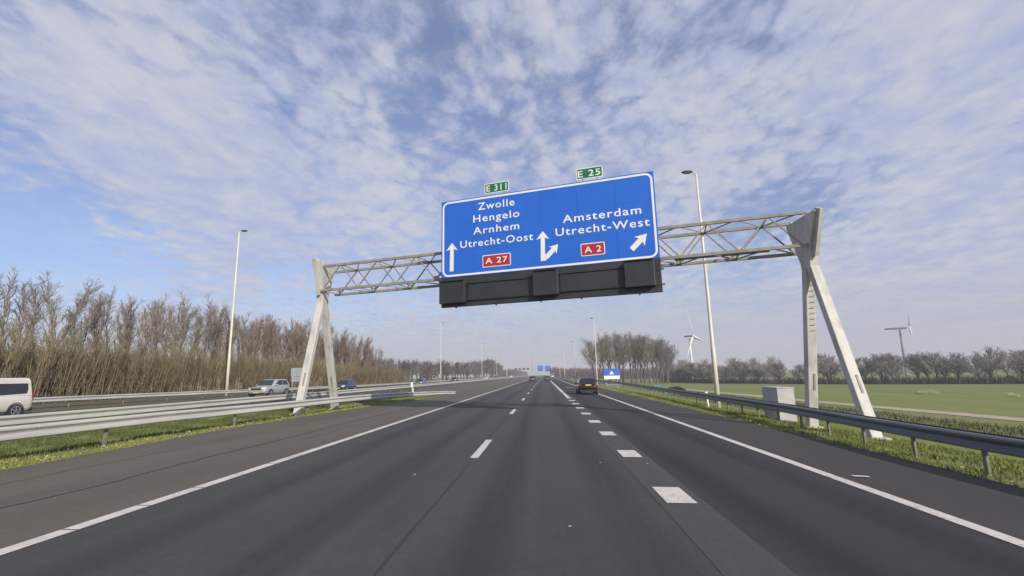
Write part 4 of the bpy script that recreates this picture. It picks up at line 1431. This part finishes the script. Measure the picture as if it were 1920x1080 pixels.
HATCH = dict(L=4.25, W=1.80, H=1.48, sill=0.24, belt=0.92, wheel=0.32, axles=(-1.28, 1.32),
             stations=[(0.0, 0.80, 0.84, 0.42), (0.035, 0.90, 0.94, 0.30), (0.12, 0.93, 0.99, 0.24), (0.35, 0.93, 1.0, 0.22), (0.62, 0.93, 1.0, 0.22), (0.78, 0.88, 0.99, 0.24), (0.93, 0.77, 0.95, 0.26), (0.985, 0.66, 0.86, 0.30), (1.0, 0.56, 0.80, 0.38)],
             green=(0.98, 0.20, -1.62, -2.0), side_windows=[[(0.10, 0.10), (0.44, 0.10), (0.46, 0.84), (0.13, 0.80)], [(0.47, 0.10), (0.90, 0.10), (0.86, 0.5), (0.74, 0.84), (0.49, 0.84)]], tail_z=(0.74, 0.96))
SUV = dict(HATCH, L=4.45, W=1.86, H=1.64, sill=0.30, belt=1.04, wheel=0.36, axles=(-1.33, 1.36),
           stations=[(0.0, 0.92, 0.84, 0.46), (0.035, 1.02, 0.94, 0.34), (0.12, 1.05, 0.99, 0.28), (0.35, 1.05, 1.0, 0.26), (0.62, 1.05, 1.0, 0.26), (0.78, 1.02, 0.99, 0.28), (0.93, 0.93, 0.95, 0.30), (0.985, 0.82, 0.87, 0.34), (1.0, 0.66, 0.80, 0.42)],
           green=(0.98, 0.12, -1.72, -2.12), lamp_z=0.82, tail_z=(0.86, 1.02), plate_z=0.85)
VAN = dict(HATCH, L=4.45, W=1.84, H=1.92, sill=0.26, belt=1.10, wheel=0.33, axles=(-1.35, 1.40), cat='van',
           stations=[(0.0, 1.08, 0.90, 0.36), (0.02, 1.11, 0.97, 0.26), (0.10, 1.11, 0.995, 0.22), (0.4, 1.11, 1.0, 0.22), (0.7, 1.10, 1.0, 0.22), (0.82, 1.05, 0.99, 0.24), (0.95, 0.92, 0.95, 0.26), (0.99, 0.80, 0.88, 0.30), (1.0, 0.60, 0.82, 0.38)],
           green=(1.30, 0.55, -2.08, -2.18), roofw=0.82, side_windows=[[(0.105, 0.05), (0.56, -0.03), (0.56, 0.66), (0.085, 0.66), (0.085, 0.30)], [(0.60, -0.03), (0.93, 0.04), (0.80, 0.66), (0.60, 0.66)]], tail_z=(0.78, 1.3), plate_z=0.78)
ESTATE = dict(HATCH, L=4.4, W=1.84, H=1.50, green=(0.98, 0.18, -1.78, -2.08), rw=(0.06, 0.88), tail_z=(0.80, 1.0), plate_z=0.86)

zOp = lambda y: ground_z(-25, y) + 0.035
car('white_van', 'white van on the opposite carriageway, its rear just in view at the left edge', (-26.9, 21.45, zOp(21.4)), math.pi, dict(VAN, paint=paint('van_white', (0.76, 0.72, 0.63)), arch=M_TYRE))
car('silver_car', 'silver off road style car driving towards us in front of the left wood', (-26.0, 45.2, zOp(45)), math.pi, dict(SUV, paint=paint('silver', (0.40, 0.40, 0.41))))
car('dark_blue_car', 'dark blue car half hidden behind the left gantry leg', (-26.2, 63.2, zOp(63)), math.pi, dict(HATCH, paint=paint('dark_blue', (0.035, 0.060, 0.095))))
car('blue_grey_car', 'blue grey car on the opposite carriageway above the barrier end', (-25.6, 100.5, zOp(100)), math.pi, dict(HATCH, paint=paint('blue_grey', (0.10, 0.13, 0.20))))
car('dark_car', 'dark car with bright headlight next to the lamp post left of centre', (-25.6, 139, zOp(139)), math.pi, dict(SUV, paint=paint('graphite', (0.07, 0.07, 0.07))))
car('white_car', 'small white car far off on the opposite carriageway by the thin lamp post', (-26.5, 222, zOp(222)), math.pi, dict(SUV, paint=paint('white_a', (0.72, 0.72, 0.70))))
car('grey_car', 'tiny dark grey car behind the far white car on the opposite carriageway', (-26.5, 268, zOp(268)), math.pi, dict(HATCH, paint=paint('dark_grey', (0.05, 0.05, 0.055))))
car('bright_car', 'bright white vehicle farthest away on the opposite carriageway', (-22.6, 335, zOp(335)), math.pi, dict(VAN, paint=paint('white_b', (0.78, 0.78, 0.78))))
car('black_car', 'black hatchback with yellow plate driving away in the right lane', (4.05, 48.2, road_z(4.05) + 0.01), 0, dict(ESTATE, paint=paint('black', (0.008, 0.008, 0.010))))
car('blue_car', 'blue car driving away far ahead in the left lane', (-2.75, 120.3, road_z(-2.75) + 0.01), 0, dict(HATCH, paint=paint('blue', (0.035, 0.040, 0.16))))
car('dark_saloon', 'dark car driving away far ahead in the middle lane', (0.8, 139, road_z(0.8) + 0.01), 0, dict(HATCH, paint=paint('near_black', (0.03, 0.03, 0.032))))
car('white_delivery_van', 'white van far ahead in the right lane near the horizon', (5.0, 302, road_z(5) + 0.01), 0, dict(VAN, H=2.5, paint=paint('white_c', (0.75, 0.75, 0.75))))

# ------------------------------------------------------------------ far gantries and mast
fg = thing('far_gantry', 'thin far gantry with four dark signals over the opposite carriageway', 'sign gantry', (0, 380, 0))
b = MB(); b.bar((-28.5, 0, 6.7), (-8.8, 0, 6.35), 0.35, 0.45); b.build('beam', M_TRUSS, fg)
for x in (-28.5, -8.8):
    b = MB(); b.bar((x, 0, 0), (x, 0, 6.7), 0.4, 0.4); b.build('post', M_TRUSS, fg)
first = None
for i, x in enumerate((-21.83, -18.7, -15.5, -12.3)):
    lab = ['leftmost', 'second', 'third', 'rightmost'][i] + ' of the four small dark signals on the far gantry'
    o = thing('lane_signal', lab, 'traffic signal', (x, 379.5, 6.5), 0, 'signals on the far gantry')
    MB().box((0, 0, 0), (1.5, 0.5, 1.4)).build('housing', M_SIGNBLACK, o, bevel=0.1)
    MB().box((0, -0.3, 0.72), (1.6, 0.2, 0.08)).build('hood', M_SIGNBLACK, o)
fg2 = thing('far_gantry', 'far gantry carrying two small blue signs over our carriageway', 'sign gantry', (0, 450, 0))
b = MB(); b.bar((-8.2, 0, 8.0), (11.5, 0, 7.4), 0.4, 0.6); b.build('beam', M_TRUSS, fg2)
for x in (-8.2, 11.5):
    b = MB(); b.bar((x, 0, 0), (x, 0, 8.0), 0.4, 0.4); b.build('post', M_TRUSS, fg2)
for x, zc, lab in ((-3.3, 8.2, 'left one of the two small blue signs on the far gantry'), (3.5, 7.8, 'right one of the two small blue signs on the far gantry')):
    o = thing('far_direction_sign', lab, 'road sign', (x, 449.2, zc), 0, 'blue signs on the far gantry')
    MB().box((0, 0, 0), (4.7, 0.15, 3.9)).build('panel', M_BLUE, o)
    MB().box((0, 0.02, -2.5), (4.7, 0.2, 1.0)).build('signal_board', M_SIGNBLACK, o)
mast = thing('radio_mast', 'very tall thin mast far away above the horizon', 'mast', (-12.3, 500, 0))
b = MB(); b.tube([(0, 0, 0), (0, 0, 24)], [0.35, 0.18], 8); b.build('pole', M_SIGNGREY, mast)
b = MB(); b.box((0, 0, 23.4), (2.2, 0.5, 0.5)); b.box((0, 0, 20.6), (1.6, 0.5, 0.4)); b.build('antenna', M_SIGNGREY, mast)

# ------------------------------------------------------------------ haze: one closed box of thin, even air round the whole scene
HAZE = 0.00065
hb = MB().box((0, 4500, 22), (8400, 9400, 52)).build('haze', M_WHITE)
hm_ = bpy.data.materials.new('haze_air'); hm_.use_nodes = True
ht = NT(hm_.node_tree); ht.n.clear()
ho_ = ht.node('ShaderNodeOutputMaterial'); hv = ht.node('ShaderNodeVolumePrincipled')
hv.inputs['Color'].default_value = (0.90, 0.91, 0.95, 1)
hv.inputs['Density'].default_value = HAZE
hv.inputs['Anisotropy'].default_value = 0.0
ht.l.new(hv.outputs[0], ho_.inputs['Volume'])
hb.data.materials.clear(); hb.data.materials.append(hm_)
tag(hb, 'thin pale haze hanging over the flat land', 'haze', kind='stuff')
